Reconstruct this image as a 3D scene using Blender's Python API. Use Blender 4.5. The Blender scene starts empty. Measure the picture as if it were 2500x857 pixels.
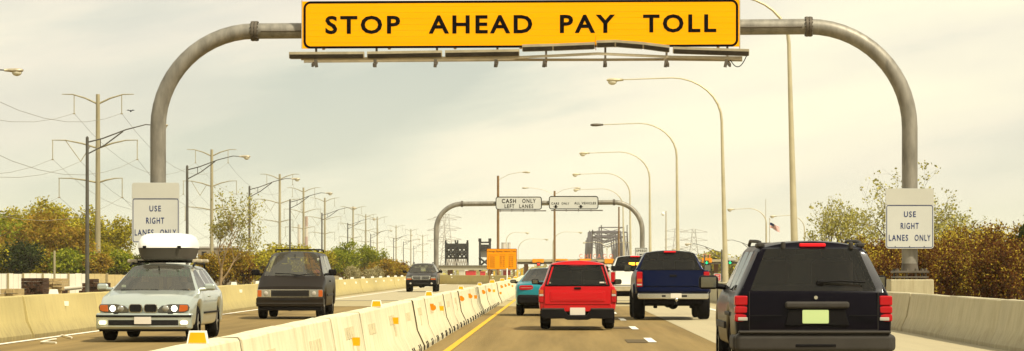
import bpy, bmesh, math, random
from mathutils import Vector, Matrix
R = math.radians
random.seed(7)
scene = bpy.context.scene
COL = scene.collection

# ------------------------------------------------------------------ camera, sky, sun, exposure
F, VX, VY, EYE = 7300.0, 1357.0, 658.0, 1.33      # focal length and horizon point in photo pixels, eye height
def at(px, py, D):                                 # photo pixel + distance along the road -> world point
    return Vector(((px - VX) * D / F, D, EYE + (VY - py) * D / F))
def px_x(px, D): return (px - VX) * D / F
def px_z(py, D): return EYE + (VY - py) * D / F

cam_d = bpy.data.cameras.new('camera')
cam = bpy.data.objects.new('camera', cam_d); COL.objects.link(cam)
cam_d.sensor_width = 36.0; cam_d.lens = 36.0 * F / 2500.0
cam_d.shift_x = (1250.0 - VX) / 2500.0; cam_d.shift_y = (VY - 428.5) / 2500.0
cam_d.clip_start = 0.5; cam_d.clip_end = 12000.0
cam.location = (0, 0, EYE); cam.rotation_euler = (R(90), 0, 0)
scene.camera = cam

SUN_EL, SUN_AZ = 52.0, 132.0        # azimuth clockwise from the view direction: high, from the right and a little behind
scene.view_settings.view_transform = 'Standard'
scene.view_settings.look = 'None'
scene.view_settings.exposure = 0.5
scene.view_settings.gamma = 1.0
scene.cycles.use_denoising = True
scene.cycles.max_bounces = 8
scene.cycles.transparent_max_bounces = 24
scene.cycles.volume_bounces = 1

world = bpy.data.worlds.new('World'); scene.world = world
world.use_nodes = True
wn = world.node_tree; wn.nodes.clear()
def N(nt, t, **kw):
    n = nt.nodes.new(t)
    for k, v in kw.items():
        if k == 'inp':
            for kk, vv in v.items(): n.inputs[kk].default_value = vv
        else: setattr(n, k, v)
    return n
def M_(nt, op, a, b=None, clamp=False):
    n = nt.nodes.new('ShaderNodeMath'); n.operation = op; n.use_clamp = clamp
    for i, v in enumerate((a, b)):
        if v is None: continue
        if isinstance(v, (int, float)): n.inputs[i].default_value = v
        else: nt.links.new(v, n.inputs[i])
    return n.outputs[0]
def MIX(nt, fac, a, b, blend='MIX'):
    n = nt.nodes.new('ShaderNodeMix'); n.data_type = 'RGBA'; n.blend_type = blend
    for s, v in ((0, fac), (6, a), (7, b)):
        if isinstance(v, (int, float)): n.inputs[s].default_value = v
        elif isinstance(v, tuple): n.inputs[s].default_value = (*v, 1) if len(v) == 3 else v
        else: nt.links.new(v, n.inputs[s])
    return n.outputs[2]
def RAMP(nt, fac, stops, interp='LINEAR'):
    n = nt.nodes.new('ShaderNodeValToRGB'); n.color_ramp.interpolation = interp
    el = n.color_ramp.elements
    while len(el) > 1: el.remove(el[-1])
    el[0].position = stops[0][0]; el[0].color = (*stops[0][1], 1)
    for p, c in stops[1:]:
        e = el.new(p); e.color = (*c, 1)
    if fac is not None: nt.links.new(fac, n.inputs[0])
    return n.outputs[0]

# sky: clear Nishita sky behind a thin, broken layer of cream cloud drawn out in bands
tc = N(wn, 'ShaderNodeTexCoord')
sep = N(wn, 'ShaderNodeSeparateXYZ'); wn.links.new(tc.outputs['Generated'], sep.inputs[0])
az = M_(wn, 'ARCTAN2', sep.outputs[0], sep.outputs[1])
el_ = M_(wn, 'ARCSINE', sep.outputs[2])
q1 = M_(wn, 'ADD', M_(wn, 'MULTIPLY', az, 0.985), M_(wn, 'MULTIPLY', el_, 0.17))
q2 = M_(wn, 'SUBTRACT', M_(wn, 'MULTIPLY', el_, 0.985), M_(wn, 'MULTIPLY', az, 0.17))
def cloud(s1, s2, off, detail, rough):
    cb = N(wn, 'ShaderNodeCombineXYZ')
    wn.links.new(M_(wn, 'MULTIPLY', q1, s1), cb.inputs[0]); wn.links.new(M_(wn, 'MULTIPLY', q2, s2), cb.inputs[1])
    cb.inputs[2].default_value = off
    nz = N(wn, 'ShaderNodeTexNoise', inp={'Scale': 1.0, 'Detail': detail, 'Roughness': rough})
    wn.links.new(cb.outputs[0], nz.inputs['Vector'])
    return nz.outputs[0]
SKY_OFF = (14.05, 309.37, 383.71)
band = cloud(3.6, 17.0, SKY_OFF[0], 2.5, 0.5)
fine = cloud(12.0, 60.0, SKY_OFF[1], 5.0, 0.55)
tone = cloud(4.0, 24.0, SKY_OFF[2], 2.0, 0.5)
sky = N(wn, 'ShaderNodeTexSky', sky_type='NISHITA', sun_disc=False)
sky.sun_elevation = R(SUN_EL); sky.sun_rotation = R(SUN_AZ); sky.dust_density = 3.0
skyc = MIX(wn, 1.0, sky.outputs[0], (0.10, 0.10, 0.10), 'MULTIPLY')
cl = RAMP(wn, M_(wn, 'ADD', M_(wn, 'MULTIPLY', band, 0.70), M_(wn, 'MULTIPLY', fine, 0.30)),
          [(0.40, (0.43, 0.46, 0.405)), (0.47, (0.54, 0.55, 0.465)), (0.53, (0.69, 0.65, 0.525)), (0.62, (0.77, 0.73, 0.555))])
cl2 = MIX(wn, RAMP(wn, tone, [(0.44, (0, 0, 0)), (0.64, (0.62, 0.62, 0.62))]), cl, (0.62, 0.575, 0.50))
hor = RAMP(wn, el_, [(0.0, (0.55, 0.55, 0.55)), (0.03, (0.18, 0.18, 0.18)), (0.08, (0, 0, 0))])
cl3 = MIX(wn, hor, cl2, (0.88, 0.85, 0.58))
mixc = MIX(wn, 0.94, skyc, cl3)
bg = N(wn, 'ShaderNodeBackground'); bg.inputs[1].default_value = 1.0
wo = N(wn, 'ShaderNodeOutputWorld')
wn.links.new(mixc, bg.inputs[0]); wn.links.new(bg.outputs[0], wo.inputs[0])

sun_d = bpy.data.lights.new('sun', 'SUN'); sun_d.energy = 4.0; sun_d.angle = R(4.0); sun_d.color = (1.0, 0.925, 0.74)
sun = bpy.data.objects.new('sun', sun_d); COL.objects.link(sun)
sd = Vector((math.sin(R(SUN_AZ)) * math.cos(R(SUN_EL)), math.cos(R(SUN_AZ)) * math.cos(R(SUN_EL)), math.sin(R(SUN_EL))))
sun.rotation_euler = sd.to_track_quat('Z', 'Y').to_euler()

# ------------------------------------------------------------------ materials
MATS = {}
def base_mat(name):
    m = bpy.data.materials.new(name); m.use_nodes = True
    nt = m.node_tree; b = nt.nodes['Principled BSDF']
    MATS[name] = m
    return m, nt, b
def mat(name, col, rough=0.6, metal=0.0, var=0.0, scale=3.0, bump=0.0, bscale=40.0, coat=0.0, emit=0.0, spec=None, stretch=None):
    if name in MATS: return MATS[name]
    m, nt, b = base_mat(name)
    b.inputs['Base Color'].default_value = (*col, 1); b.inputs['Roughness'].default_value = rough
    b.inputs['Metallic'].default_value = metal; b.inputs['Coat Weight'].default_value = coat
    b.inputs['Specular IOR Level'].default_value = spec if spec is not None else (0.5 if metal > .6 or coat else 0.18)
    if emit:
        b.inputs['Emission Color'].default_value = (*col, 1); b.inputs['Emission Strength'].default_value = emit
    if var or bump:
        t = N(nt, 'ShaderNodeNewGeometry')
        src = t.outputs['Position']
        if stretch:
            mp = N(nt, 'ShaderNodeMapping'); mp.inputs['Scale'].default_value = stretch
            nt.links.new(src, mp.inputs[0]); src = mp.outputs[0]
        if var:
            nz = N(nt, 'ShaderNodeTexNoise', inp={'Scale': scale, 'Detail': 6.0, 'Roughness': 0.62})
            nt.links.new(src, nz.inputs['Vector'])
            lo = tuple(max(0, c * (1 - var)) for c in col); hi = tuple(min(1, c * (1 + var)) for c in col)
            nt.links.new(RAMP(nt, nz.outputs[0], [(0.3, lo), (0.7, hi)]), b.inputs['Base Color'])
        if bump:
            nb = N(nt, 'ShaderNodeTexNoise', inp={'Scale': bscale, 'Detail': 3.0})
            nt.links.new(src, nb.inputs['Vector'])
            bp = N(nt, 'ShaderNodeBump', inp={'Strength': bump, 'Distance': 0.02})
            nt.links.new(nb.outputs[0], bp.inputs['Height']); nt.links.new(bp.outputs[0], b.inputs['Normal'])
    return m
def paint(name, col, metal=0.0, rough=0.35, coat=1.0, dirt=0.10):
    """car paint outside, dark trim on the inside of the same sheet metal"""
    if name in MATS: return MATS[name]
    m, nt, b = base_mat(name)
    g = N(nt, 'ShaderNodeNewGeometry'); t = N(nt, 'ShaderNodeTexCoord')
    nz = N(nt, 'ShaderNodeTexNoise', inp={'Scale': 2.2, 'Detail': 5.0}); nt.links.new(t.outputs['Object'], nz.inputs['Vector'])
    sp = N(nt, 'ShaderNodeSeparateXYZ'); nt.links.new(t.outputs['Object'], sp.inputs[0])
    low = RAMP(nt, sp.outputs[2], [(0.25, (1, 1, 1)), (0.75, (0.15, 0.15, 0.15))])
    fac = M_(nt, 'MULTIPLY', M_(nt, 'MULTIPLY', nz.outputs[0], low), dirt * 2.2, True)
    c = MIX(nt, fac, col, (0.17, 0.14, 0.09))
    c = MIX(nt, g.outputs['Backfacing'], c, (0.02, 0.02, 0.02))
    nt.links.new(c, b.inputs['Base Color'])
    b.inputs['Metallic'].default_value = metal; b.inputs['Roughness'].default_value = rough
    nt.links.new(M_(nt, 'MULTIPLY', M_(nt, 'SUBTRACT', 1.0, g.outputs['Backfacing']), coat * 0.20), b.inputs['Coat Weight'])
    b.inputs['Coat Roughness'].default_value = 0.06; b.inputs['Specular IOR Level'].default_value = 0.05
    return m
def glass(name, tint, ior=1.5, rough=0.01, veil=0.07, film=(0.55, 0.50, 0.38)):
    if name in MATS: return MATS[name]
    m, nt, b = base_mat(name); nt.nodes.remove(b)
    tr = N(nt, 'ShaderNodeBsdfTransparent'); tr.inputs[0].default_value = (*tint, 1)
    gl = N(nt, 'ShaderNodeBsdfGlossy'); gl.inputs['Roughness'].default_value = rough
    fr = N(nt, 'ShaderNodeFresnel'); fr.inputs[0].default_value = ior
    df = N(nt, 'ShaderNodeBsdfDiffuse'); df.inputs[0].default_value = (*film, 1)      # diffuse film standing in for sky reflected in the glass
    m0 = N(nt, 'ShaderNodeMixShader'); m0.inputs[0].default_value = veil; nt.links.new(tr.outputs[0], m0.inputs[1]); nt.links.new(df.outputs[0], m0.inputs[2])
    mx = N(nt, 'ShaderNodeMixShader')
    nt.links.new(fr.outputs[0], mx.inputs[0]); nt.links.new(m0.outputs[0], mx.inputs[1]); nt.links.new(gl.outputs[0], mx.inputs[2])
    nt.links.new(mx.outputs[0], nt.nodes['Material Output'].inputs[0])
    return m
def leafmat(name, cols, trans=0.35):
    m, nt, b = base_mat(name)
    g = N(nt, 'ShaderNodeNewGeometry')
    n = len(cols)
    c = RAMP(nt, g.outputs['Random Per Island'], [(i / n, cc) for i, cc in enumerate(cols)], 'CONSTANT')
    nt.links.new(c, b.inputs['Base Color']); b.inputs['Roughness'].default_value = 0.7
    b.inputs['Specular IOR Level'].default_value = 0.05
    tl = N(nt, 'ShaderNodeBsdfTranslucent'); nt.links.new(c, tl.inputs[0])
    mx = N(nt, 'ShaderNodeMixShader'); mx.inputs[0].default_value = trans
    nt.links.new(b.outputs[0], mx.inputs[1]); nt.links.new(tl.outputs[0], mx.inputs[2])
    nt.links.new(mx.outputs[0], nt.nodes['Material Output'].inputs[0])
    return m
def concrete(name, col, streak=0.35, stain=(0.26, 0.20, 0.09), axis='Z', toe=0.0):
    m, nt, b = base_mat(name)
    g = N(nt, 'ShaderNodeNewGeometry')
    n1 = N(nt, 'ShaderNodeTexNoise', inp={'Scale': 1.3, 'Detail': 7.0, 'Roughness': 0.65}); nt.links.new(g.outputs['Position'], n1.inputs['Vector'])
    mp = N(nt, 'ShaderNodeMapping'); mp.inputs['Scale'].default_value = (5.0, 3.2, 0.45) if axis == 'Z' else (2.2, 0.05, 1.0)
    nt.links.new(g.outputs['Position'], mp.inputs[0])
    n2 = N(nt, 'ShaderNodeTexNoise', inp={'Scale': 1.6, 'Detail': 5.0, 'Roughness': 0.6}); nt.links.new(mp.outputs[0], n2.inputs['Vector'])
    n3 = N(nt, 'ShaderNodeTexNoise', inp={'Scale': 45.0, 'Detail': 3.0}); nt.links.new(g.outputs['Position'], n3.inputs['Vector'])
    f1 = RAMP(nt, n2.outputs[0], [(0.46, (0, 0, 0)), (0.70, (streak,) * 3)])
    f2 = RAMP(nt, n1.outputs[0], [(0.42, (0, 0, 0)), (0.75, (streak,) * 3)])
    c = MIX(nt, f1, col, stain); c = MIX(nt, f2, c, tuple(x * 0.72 for x in col))
    c = MIX(nt, RAMP(nt, n3.outputs[0], [(0.35, (0.14,) * 3), (0.6, (0, 0, 0))]), c, tuple(x * 0.5 for x in col))
    if toe:
        sp = N(nt, 'ShaderNodeSeparateXYZ'); nt.links.new(g.outputs['Position'], sp.inputs[0])
        k = M_(nt, 'MULTIPLY', RAMP(nt, sp.outputs[2], [(0.04, (1, 1, 1)), (0.34, (0, 0, 0))]), M_(nt, 'MULTIPLY', n2.outputs[0], toe), True)
        c = MIX(nt, k, c, (0.10, 0.075, 0.04))
    nt.links.new(c, b.inputs['Base Color']); b.inputs['Roughness'].default_value = 0.85
    bp = N(nt, 'ShaderNodeBump', inp={'Strength': 0.25, 'Distance': 0.01}); nt.links.new(n3.outputs[0], bp.inputs['Height'])
    nt.links.new(bp.outputs[0], b.inputs['Normal'])
    return m

# ------------------------------------------------------------------ mesh helpers
class MB:
    def __init__(s): s.v = []; s.f = []; s.m = []
    def add(s, vs, fs, mi=0):
        o = len(s.v); s.v += [tuple(p) for p in vs]
        for f in fs: s.f.append(tuple(i + o for i in f)); s.m.append(mi)
        return s
    def box(s, c, d, rz=0.0, rx=0.0, ry=0.0, mi=0):
        x, y, z = d[0] / 2, d[1] / 2, d[2] / 2
        vs = [Vector((a * x, b * y, e * z)) for e in (-1, 1) for b in (-1, 1) for a in (-1, 1)]
        if rx or ry or rz:
            Q = Matrix.Rotation(rz, 3, 'Z') @ Matrix.Rotation(ry, 3, 'Y') @ Matrix.Rotation(rx, 3, 'X'); vs = [Q @ p for p in vs]
        c = Vector(c)
        return s.add([p + c for p in vs], [(0, 2, 3, 1), (4, 5, 7, 6), (0, 1, 5, 4), (2, 6, 7, 3), (0, 4, 6, 2), (1, 3, 7, 5)], mi)
    def span(s, x0, x1, y0, y1, z0, z1, mi=0):
        return s.box(((x0 + x1) / 2, (y0 + y1) / 2, (z0 + z1) / 2), (abs(x1 - x0), abs(y1 - y0), abs(z1 - z0)), mi=mi)
    def tube(s, pts, rad, n=8, cap=True, mi=0):
        pts = [Vector(p) for p in pts]
        if isinstance(rad, (int, float)): rad = [rad] * len(pts)
        rings = []; up = None
        for i, p in enumerate(pts):
            a = pts[max(i - 1, 0)]; b = pts[min(i + 1, len(pts) - 1)]
            t = (b - a); t = t.normalized() if t.length > 1e-9 else Vector((0, 0, 1))
            if up is None:
                up = Vector((0, 1, 0)) if abs(t.y) < 0.9 else Vector((1, 0, 0))
            u = (up - t * up.dot(t)); u = u.normalized() if u.length > 1e-6 else t.orthogonal().normalized()
            up = u; w = t.cross(u)
            rings.append([p + (u * math.cos(2 * math.pi * k / n) + w * math.sin(2 * math.pi * k / n)) * rad[i] for k in range(n)])
        vs = [q for r in rings for q in r]; fs = []
        for i in range(len(pts) - 1):
            for k in range(n):
                k2 = (k + 1) % n; fs.append((i * n + k, i * n + k2, (i + 1) * n + k2, (i + 1) * n + k))
        if cap:
            fs.append(tuple(range(n - 1, -1, -1))); fs.append(tuple((len(pts) - 1) * n + k for k in range(n)))
        return s.add(vs, fs, mi)
    def prism(s, pts, y0, y1, mi=0):             # outline in x,z pushed along y
        n = len(pts)
        vs = [(x, y0, z) for x, z in pts] + [(x, y1, z) for x, z in pts]
        ar = sum(pts[i][0] * pts[(i + 1) % n][1] - pts[(i + 1) % n][0] * pts[i][1] for i in range(n))
        fs = [tuple(range(n)), tuple(range(2 * n - 1, n - 1, -1))] + [(i, i + n, (i + 1) % n + n, (i + 1) % n) for i in range(n)]
        if (ar < 0) == (y1 > y0): fs = [f[::-1] for f in fs]
        return s.add(vs, fs, mi)
    def sphere(s, c, r, nu=12, nv=8, mi=0):
        c = Vector(c); rr = (r, r, r) if isinstance(r, (int, float)) else r
        vs = []; fs = []
        for j in range(nv + 1):
            ph = math.pi * j / nv
            for i in range(nu):
                th = 2 * math.pi * i / nu
                vs.append(c + Vector((rr[0] * math.sin(ph) * math.cos(th), rr[1] * math.sin(ph) * math.sin(th), rr[2] * math.cos(ph))))
        for j in range(nv):
            for i in range(nu):
                i2 = (i + 1) % nu; fs.append((j * nu + i, (j + 1) * nu + i, (j + 1) * nu + i2, j * nu + i2))
        return s.add(vs, fs, mi)
    def text(s, key, x0, x1, z0, z1, y, mi=0, mirror=False):
        vs, fs = TEXT[key]
        ax = [v[0] for v in vs]; az_ = [v[1] for v in vs]
        lx, hx, lz, hz = min(ax), max(ax), min(az_), max(az_)
        out = [(x0 + (v[0] - lx) / (hx - lx) * (x1 - x0), y, z0 + (v[1] - lz) / (hz - lz) * (z1 - z0)) for v in vs]
        return s.add(out, fs, mi)
    def mesh(s, name):
        me = bpy.data.meshes.new(name); me.from_pydata(s.v, [], s.f); return me
    def build(s, name, mats, parent=None, smooth=False, bev=0.0, bseg=2, loc=None, world=False, sub=0):
        if world and parent is not None:
            o_ = parent.location; s.v = [(p[0] - o_[0], p[1] - o_[1], p[2] - o_[2]) for p in s.v]
        me = s.mesh(name)
        mats = mats if isinstance(mats, (list, tuple)) else [mats]
        for m in mats: me.materials.append(m)
        if len(mats) > 1: me.polygons.foreach_set('material_index', s.m)
        return obj(name, me, parent, smooth, bev, bseg, loc, sub)
def obj(name, me, parent=None, smooth=False, bev=0.0, bseg=2, loc=None, sub=0):
    if smooth:
        me.polygons.foreach_set('use_smooth', [True] * len(me.polygons))
        if smooth != 'all':
            me.set_sharp_from_angle(angle=R(38))
    o = bpy.data.objects.new(name, me); COL.objects.link(o)
    if parent is not None: o.parent = parent
    if loc is not None: o.location = loc
    if bev:
        b = o.modifiers.new('bevel', 'BEVEL'); b.width = bev; b.segments = bseg; b.limit_method = 'ANGLE'; b.angle_limit = R(35)
        if bseg > 1 and not smooth: me.polygons.foreach_set('use_smooth', [True] * len(me.polygons)); b.harden_normals = True
    if sub:
        q = o.modifiers.new('sub', 'SUBSURF'); q.levels = sub; q.render_levels = sub
    return o
def tag(o, label, cat, group=None):
    o['label'] = label; o['category'] = cat
    if group: o['group'] = group
    return o
def thing(name, label, cat, loc=(0, 0, 0), rz=0.0, group=None):
    o = bpy.data.objects.new(name, None); COL.objects.link(o)
    o.location = loc; o.rotation_euler = (0, 0, rz); o.empty_display_size = 0.2
    return tag(o, label, cat, group)
def struct(o, kind='structure'): o['kind'] = kind; return o
def copy_tree(o, parent=None):
    c = o.copy(); COL.objects.link(c)
    if parent is not None: c.parent = parent
    for ch in KIDS.get(o.name, []): copy_tree(ch, c)
    return c
KIDS = {}
def index_kids(root):
    KIDS[root.name] = [c for c in bpy.data.objects if c.parent == root]
    for c in KIDS[root.name]: index_kids(c)
def rrect(x0, x1, z0, z1, r, n=4):
    pts = []
    for cx, cz, a0 in ((x1 - r, z0 + r, -90), (x1 - r, z1 - r, 0), (x0 + r, z1 - r, 90), (x0 + r, z0 + r, 180)):
        for k in range(n + 1):
            a = R(a0 + 90 * k / n); pts.append((cx + r * math.cos(a), cz + r * math.sin(a)))
    return pts
ORD = ['nearest', 'second nearest', 'third nearest', 'fourth nearest', 'fifth nearest', 'sixth nearest', 'seventh nearest', 'eighth nearest', 'ninth nearest', 'tenth nearest']
_u = ['', 'first', 'second', 'third', 'fourth', 'fifth', 'sixth', 'seventh', 'eighth', 'ninth', 'tenth', 'eleventh', 'twelfth', 'thirteenth', 'fourteenth', 'fifteenth', 'sixteenth', 'seventeenth', 'eighteenth', 'nineteenth']
_t = {2: ('twenty', 'twentieth'), 3: ('thirty', 'thirtieth'), 4: ('forty', 'fortieth'), 5: ('fifty', 'fiftieth'), 6: ('sixty', 'sixtieth'), 7: ('seventy', 'seventieth')}
def ordinal(n):
    if n < 20: return _u[n]
    return _t[n // 10][1] if n % 10 == 0 else _t[n // 10][0] + '-' + _u[n % 10]

# all lettering is turned into flat outlines in one go
TEXT = {}
_words = {'S1': ('STOP', 1.15), 'S2': ('AHEAD', 1.15), 'S3': ('PAY', 1.15), 'S4': ('TOLL', 1.15), 'USE': ('USE', .5), 'RIGHT': ('RIGHT', .5), 'LANES': ('LANES', .5),
          'ONLY': ('ONLY', .5), 'CASH': ('CASH', .9), 'LEFT': ('LEFT', .9), 'CARS': ('CARS', .9), 'ALL': ('ALL', .9), 'VEHICLES': ('VEHICLES', .9),
          'SPEED': ('SPEED', .8), 'LIMIT': ('LIMIT', .8), 'HEAD': ('Chicago Skyway Vehicle Tolls', 1.3), 'COL1': ('Vehicle Axles', .2), 'COL2': ('Regular Rate', .2), 'COL3': ('Night Rate', .2),
          'O': ('O', 0), 'I': ('I', 0), 'C': ('C', 0), 'H': ('H', 0), 'A': ('A', 0), 'G': ('G', 0)}
ROWS = [('2 Axles', '$2.50', '$2.50'), ('3 Axles', '$5.10', '$3.60'), ('4 Axles', '$6.80', '$4.80'), ('5 Axles', '$8.50', '$6.00'), ('6 Axles', '$10.20', '$7.20'), ('7 Axles', '$11.90', '$8.40')]
for i_, r_ in enumerate(ROWS):
    for j_, w_ in enumerate(r_): _words['R%d%d' % (i_, j_)] = (w_, 1.2)
_tobs = {}
for k_, (w_, b_) in _words.items():
    cu = bpy.data.curves.new('t', 'FONT'); cu.body = w_; cu.size = 1.0; cu.offset = 0.022 * b_; cu.space_character = 1.22 if b_ >= .5 else 1.08; cu.resolution_u = 3
    to = bpy.data.objects.new('t', cu); COL.objects.link(to); _tobs[k_] = to
bpy.context.view_layer.update()
_dg = bpy.context.evaluated_depsgraph_get()
for k_, to in _tobs.items():
    me = bpy.data.meshes.new_from_object(to.evaluated_get(_dg))
    vs_ = [tuple(v.co) for v in me.vertices]; fs_ = [tuple(p.vertices) for p in me.polygons]
    fs_ = [f if me.polygons[i].normal.z > 0 else f[::-1] for i, f in enumerate(fs_)]
    TEXT[k_] = (vs_, fs_)
    cu = to.data; bpy.data.objects.remove(to); bpy.data.curves.remove(cu); bpy.data.meshes.remove(me)

# ------------------------------------------------------------------ materials used throughout
ASPH = mat('asphalt', (0.220, 0.152, 0.058), 0.85, var=0.30, scale=1.1, bump=0.5, bscale=60, spec=0.08, stretch=(1.3, 0.035, 1))
DECK = concrete('deck_concrete', (0.39, 0.325, 0.185), 0.30, (0.24, 0.20, 0.12), axis='Y')
CONC_MED = concrete('median_concrete', (0.72, 0.65, 0.42), 0.45, (0.36, 0.29, 0.13), toe=0.5)
CONC_OLD = concrete('old_concrete', (0.49, 0.395, 0.15), 0.40, (0.34, 0.25, 0.09), toe=0.8)
CONC_R = concrete('shoulder_concrete', (0.47, 0.41, 0.25), 0.5, (0.28, 0.22, 0.11), toe=0.7)
WHITE_P = mat('white_marking', (0.78, 0.74, 0.62), 0.7, var=0.12, scale=6)
YEL_P = mat('yellow_marking', (0.62, 0.36, 0.02), 0.7, var=0.15, scale=6)
TAR = mat('tar_patch', (0.10, 0.07, 0.03), 0.8, var=0.2, scale=4)
GALV = mat('galvanised_steel', (0.25, 0.228, 0.185), 0.5, metal=0.35, var=0.35, scale=1.4, stretch=(2.5, 2.5, 0.7))
GALV_D = mat('dark_steel', (0.12, 0.10, 0.075), 0.55, metal=0.3, var=0.25, scale=2)
ALU = mat('aluminium', (0.48, 0.41, 0.28), 0.45, metal=0.35, var=0.2, scale=2)
LITE_POLE = mat('pale_pole', (0.52, 0.455, 0.29), 0.45, metal=0.25, var=0.12, scale=1.5)
BROWN_POLE = mat('rusty_pole', (0.20, 0.115, 0.045), 0.8, var=0.3, scale=2)
DARK_POLE = mat('dark_pole', (0.10, 0.092, 0.075), 0.6, metal=0.2, var=0.2, scale=1)
UTIL = mat('utility_pole', (0.33, 0.285, 0.17), 0.8, var=0.25, scale=0.6, stretch=(3, 3, 0.3))
SIGN_Y = mat('sign_yellow', (0.98, 0.41, 0.0), 0.6, var=0.04, scale=0.6, spec=0.04, stretch=(0.3, 1, 5))
SIGN_O = mat('sign_orange', (0.80, 0.28, 0.004), 0.6, spec=0.05, var=0.06, scale=1)
SIGN_W = mat('sign_white', (0.54, 0.54, 0.49), 0.5, var=0.05, scale=0.7)
SIGN_W2 = mat('sign_white_overlay', (0.51, 0.50, 0.43), 0.5, var=0.04, scale=0.9)
INK = mat('black_lettering', (0.004, 0.003, 0.003), 0.7, spec=0.03)
BLUE_INK = mat('blue_lettering', (0.012, 0.03, 0.13), 0.6)
BROWN_INK = mat('brown_lettering', (0.09, 0.022, 0.004), 0.6)
REFL_Y = mat('amber_reflector', (0.80, 0.36, 0.006), 0.35, var=0.05)
REFL_O = mat('orange_reflector', (0.72, 0.22, 0.006), 0.35)
REFL_W = mat('white_reflector', (0.86, 0.84, 0.76), 0.4)
LENS_W = mat('lamp_glass', (0.62, 0.57, 0.42), 0.25)
BLACK = mat('black_rubber', (0.012, 0.011, 0.010), 0.7)

def zroad(y):
    if y < 320: return 0.0
    t = min(1.0, (y - 320) / 240.0); return -2.6 * (t * t * (3 - 2 * t))
def zland(x, y):
    edge = max(0.0, max(x - 9.0, -11.5 - x)); k = min(1.0, edge / 3.0); k = k * k * (3 - 2 * k)
    far = min(1.0, max(0.0, (y - 300) / 300.0)); lo = -1.2 - 2.4 * far
    return (zroad(y) - 0.12) * (1 - k) + lo * k

# ------------------------------------------------------------------ ground, road and markings
gx = [-3000, -2000, -900, -300, -120, -60, -30, -20, -16, -14.5, -13.5, -12.5, -11.5, -6, 0, 6, 9, 10, 11, 12, 14, 20, 35, 70, 150, 400, 1200, 3000]
gy = [-600, -200, -60, 0, 40, 80, 120, 160, 200, 240, 280, 320, 350, 380, 410, 440, 470, 500, 530, 560, 600, 700, 900, 1300, 2000, 2600, 3100]
m = MB(); m.add([(x, y, zland(x, y)) for y in gy for x in gx], [(j * len(gx) + i, j * len(gx) + i + 1, (j + 1) * len(gx) + i + 1, (j + 1) * len(gx) + i) for j in range(len(gy) - 1) for i in range(len(gx) - 1)])
EARTH = mat('dry_grass_ground', (0.17, 0.125, 0.045), 0.95, var=0.45, scale=0.35, bump=0.4, bscale=8)
struct(m.build('ground', EARTH))
RY = [-60, 0, 40, 80, 110, 160, 220, 320, 345, 370, 400, 430, 460, 490, 520, 545, 560, 700, 900]
def strip(x0, x1, lift, ys, y0=None, y1=None):
    q = MB(); yy = sorted(set([y for y in ys if (y0 is None or y > y0) and (y1 is None or y < y1)] + ([y0] if y0 is not None else []) + ([y1] if y1 is not None else [])))
    fx = (lambda v, y: v(y) if callable(v) else v)
    vs = []
    for y in yy: vs += [(fx(x0, y), y, zroad(y) + lift), (fx(x1, y), y, zroad(y) + lift)]
    return q.add(vs, [(2 * i, 2 * i + 1, 2 * i + 3, 2 * i + 2) for i in range(len(yy) - 1)])
struct(strip(-11.6, 9.2, 0.0, RY).build('road', ASPH))
struct(strip(2.87, 8.9, 0.004, RY, -60, 108.0).build('concrete_shoulder', DECK))
struct(strip(-11.3, 8.9, 0.004, RY, 128.0, 900).build('bridge_deck', DECK))
DECK2 = concrete('joint_concrete', (0.36, 0.29, 0.14), 0.3, (0.22, 0.18, 0.10), axis='Y')
struct(strip(-11.3, 8.9, 0.004, RY, 108.02, 126.6).build('deck_approach', DECK2))
EXPJ = mat('expansion_joint', (0.06, 0.05, 0.035), 0.8)
struct(strip(-11.3, 8.9, 0.006, RY, 126.62, 127.98).build('expansion_joint', EXPJ))
mk = thing('lane_markings', 'painted lane lines', 'markings'); del mk['label']; del mk['category']; struct(mk)
strip(-1.83, -1.71, 0.010, RY, -60, 300).build('yellow_edge_line', YEL_P, mk)
strip(5.12, 5.26, 0.010, RY, -60, 300).build('white_edge_line', WHITE_P, mk)
strip(-9.93, -9.78, 0.010, RY, -60, 300).build('white_edge_line', WHITE_P, mk)
y = 54.4
for i in range(14):
    strip(1.69, 1.84, 0.010, [], y, y + 3.4).build('lane_dash', WHITE_P, mk)
    if i < 2: strip(1.30, 1.67, 0.008, [], y - 0.3 + 1.2 * i, y + 2.2 + 1.0 * i).build('tar_patch', TAR, mk)
    y += 11.7
y = 66.0
for i in range(16):
    strip(-6.38, -6.24, 0.010, [], y, y + 3.2).build('lane_dash', WHITE_P, mk); y += 11.9

# ------------------------------------------------------------------ concrete barriers, one object for each cast segment
PROF = [(-0.305, 0.0), (-0.305, 0.075), (-0.185, 0.33), (-0.105, 0.80), (-0.09, 0.82), (0.09, 0.82), (0.105, 0.80), (0.185, 0.33), (0.305, 0.075), (0.305, 0.0)]
def barrier_mesh(L, jag=0.0):
    q = MB(); n = len(PROF)
    ys = [0.0, 0.03, L * 0.25, L * 0.5, L * 0.75, L - 0.03, L]
    for y in ys:
        sc = 0.965 if y in (0.0, L) else 1.0
        for x, z in PROF: q.v.append((x * sc + random.uniform(-jag, jag), y, z * (0.985 if y in (0.0, L) else 1) + (random.uniform(-jag, jag) if z > 0 else 0)))
    for j in range(len(ys) - 1):
        for i in range(n - 1): q.f.append((j * n + i, j * n + i + 1, (j + 1) * n + i + 1, (j + 1) * n + i)); q.m.append(0)
    q.f.append(tuple(range(n))); q.f.append(tuple(range(len(ys) * n - 1, (len(ys) - 1) * n - 1, -1))); q.m += [0, 0]
    return q
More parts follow.
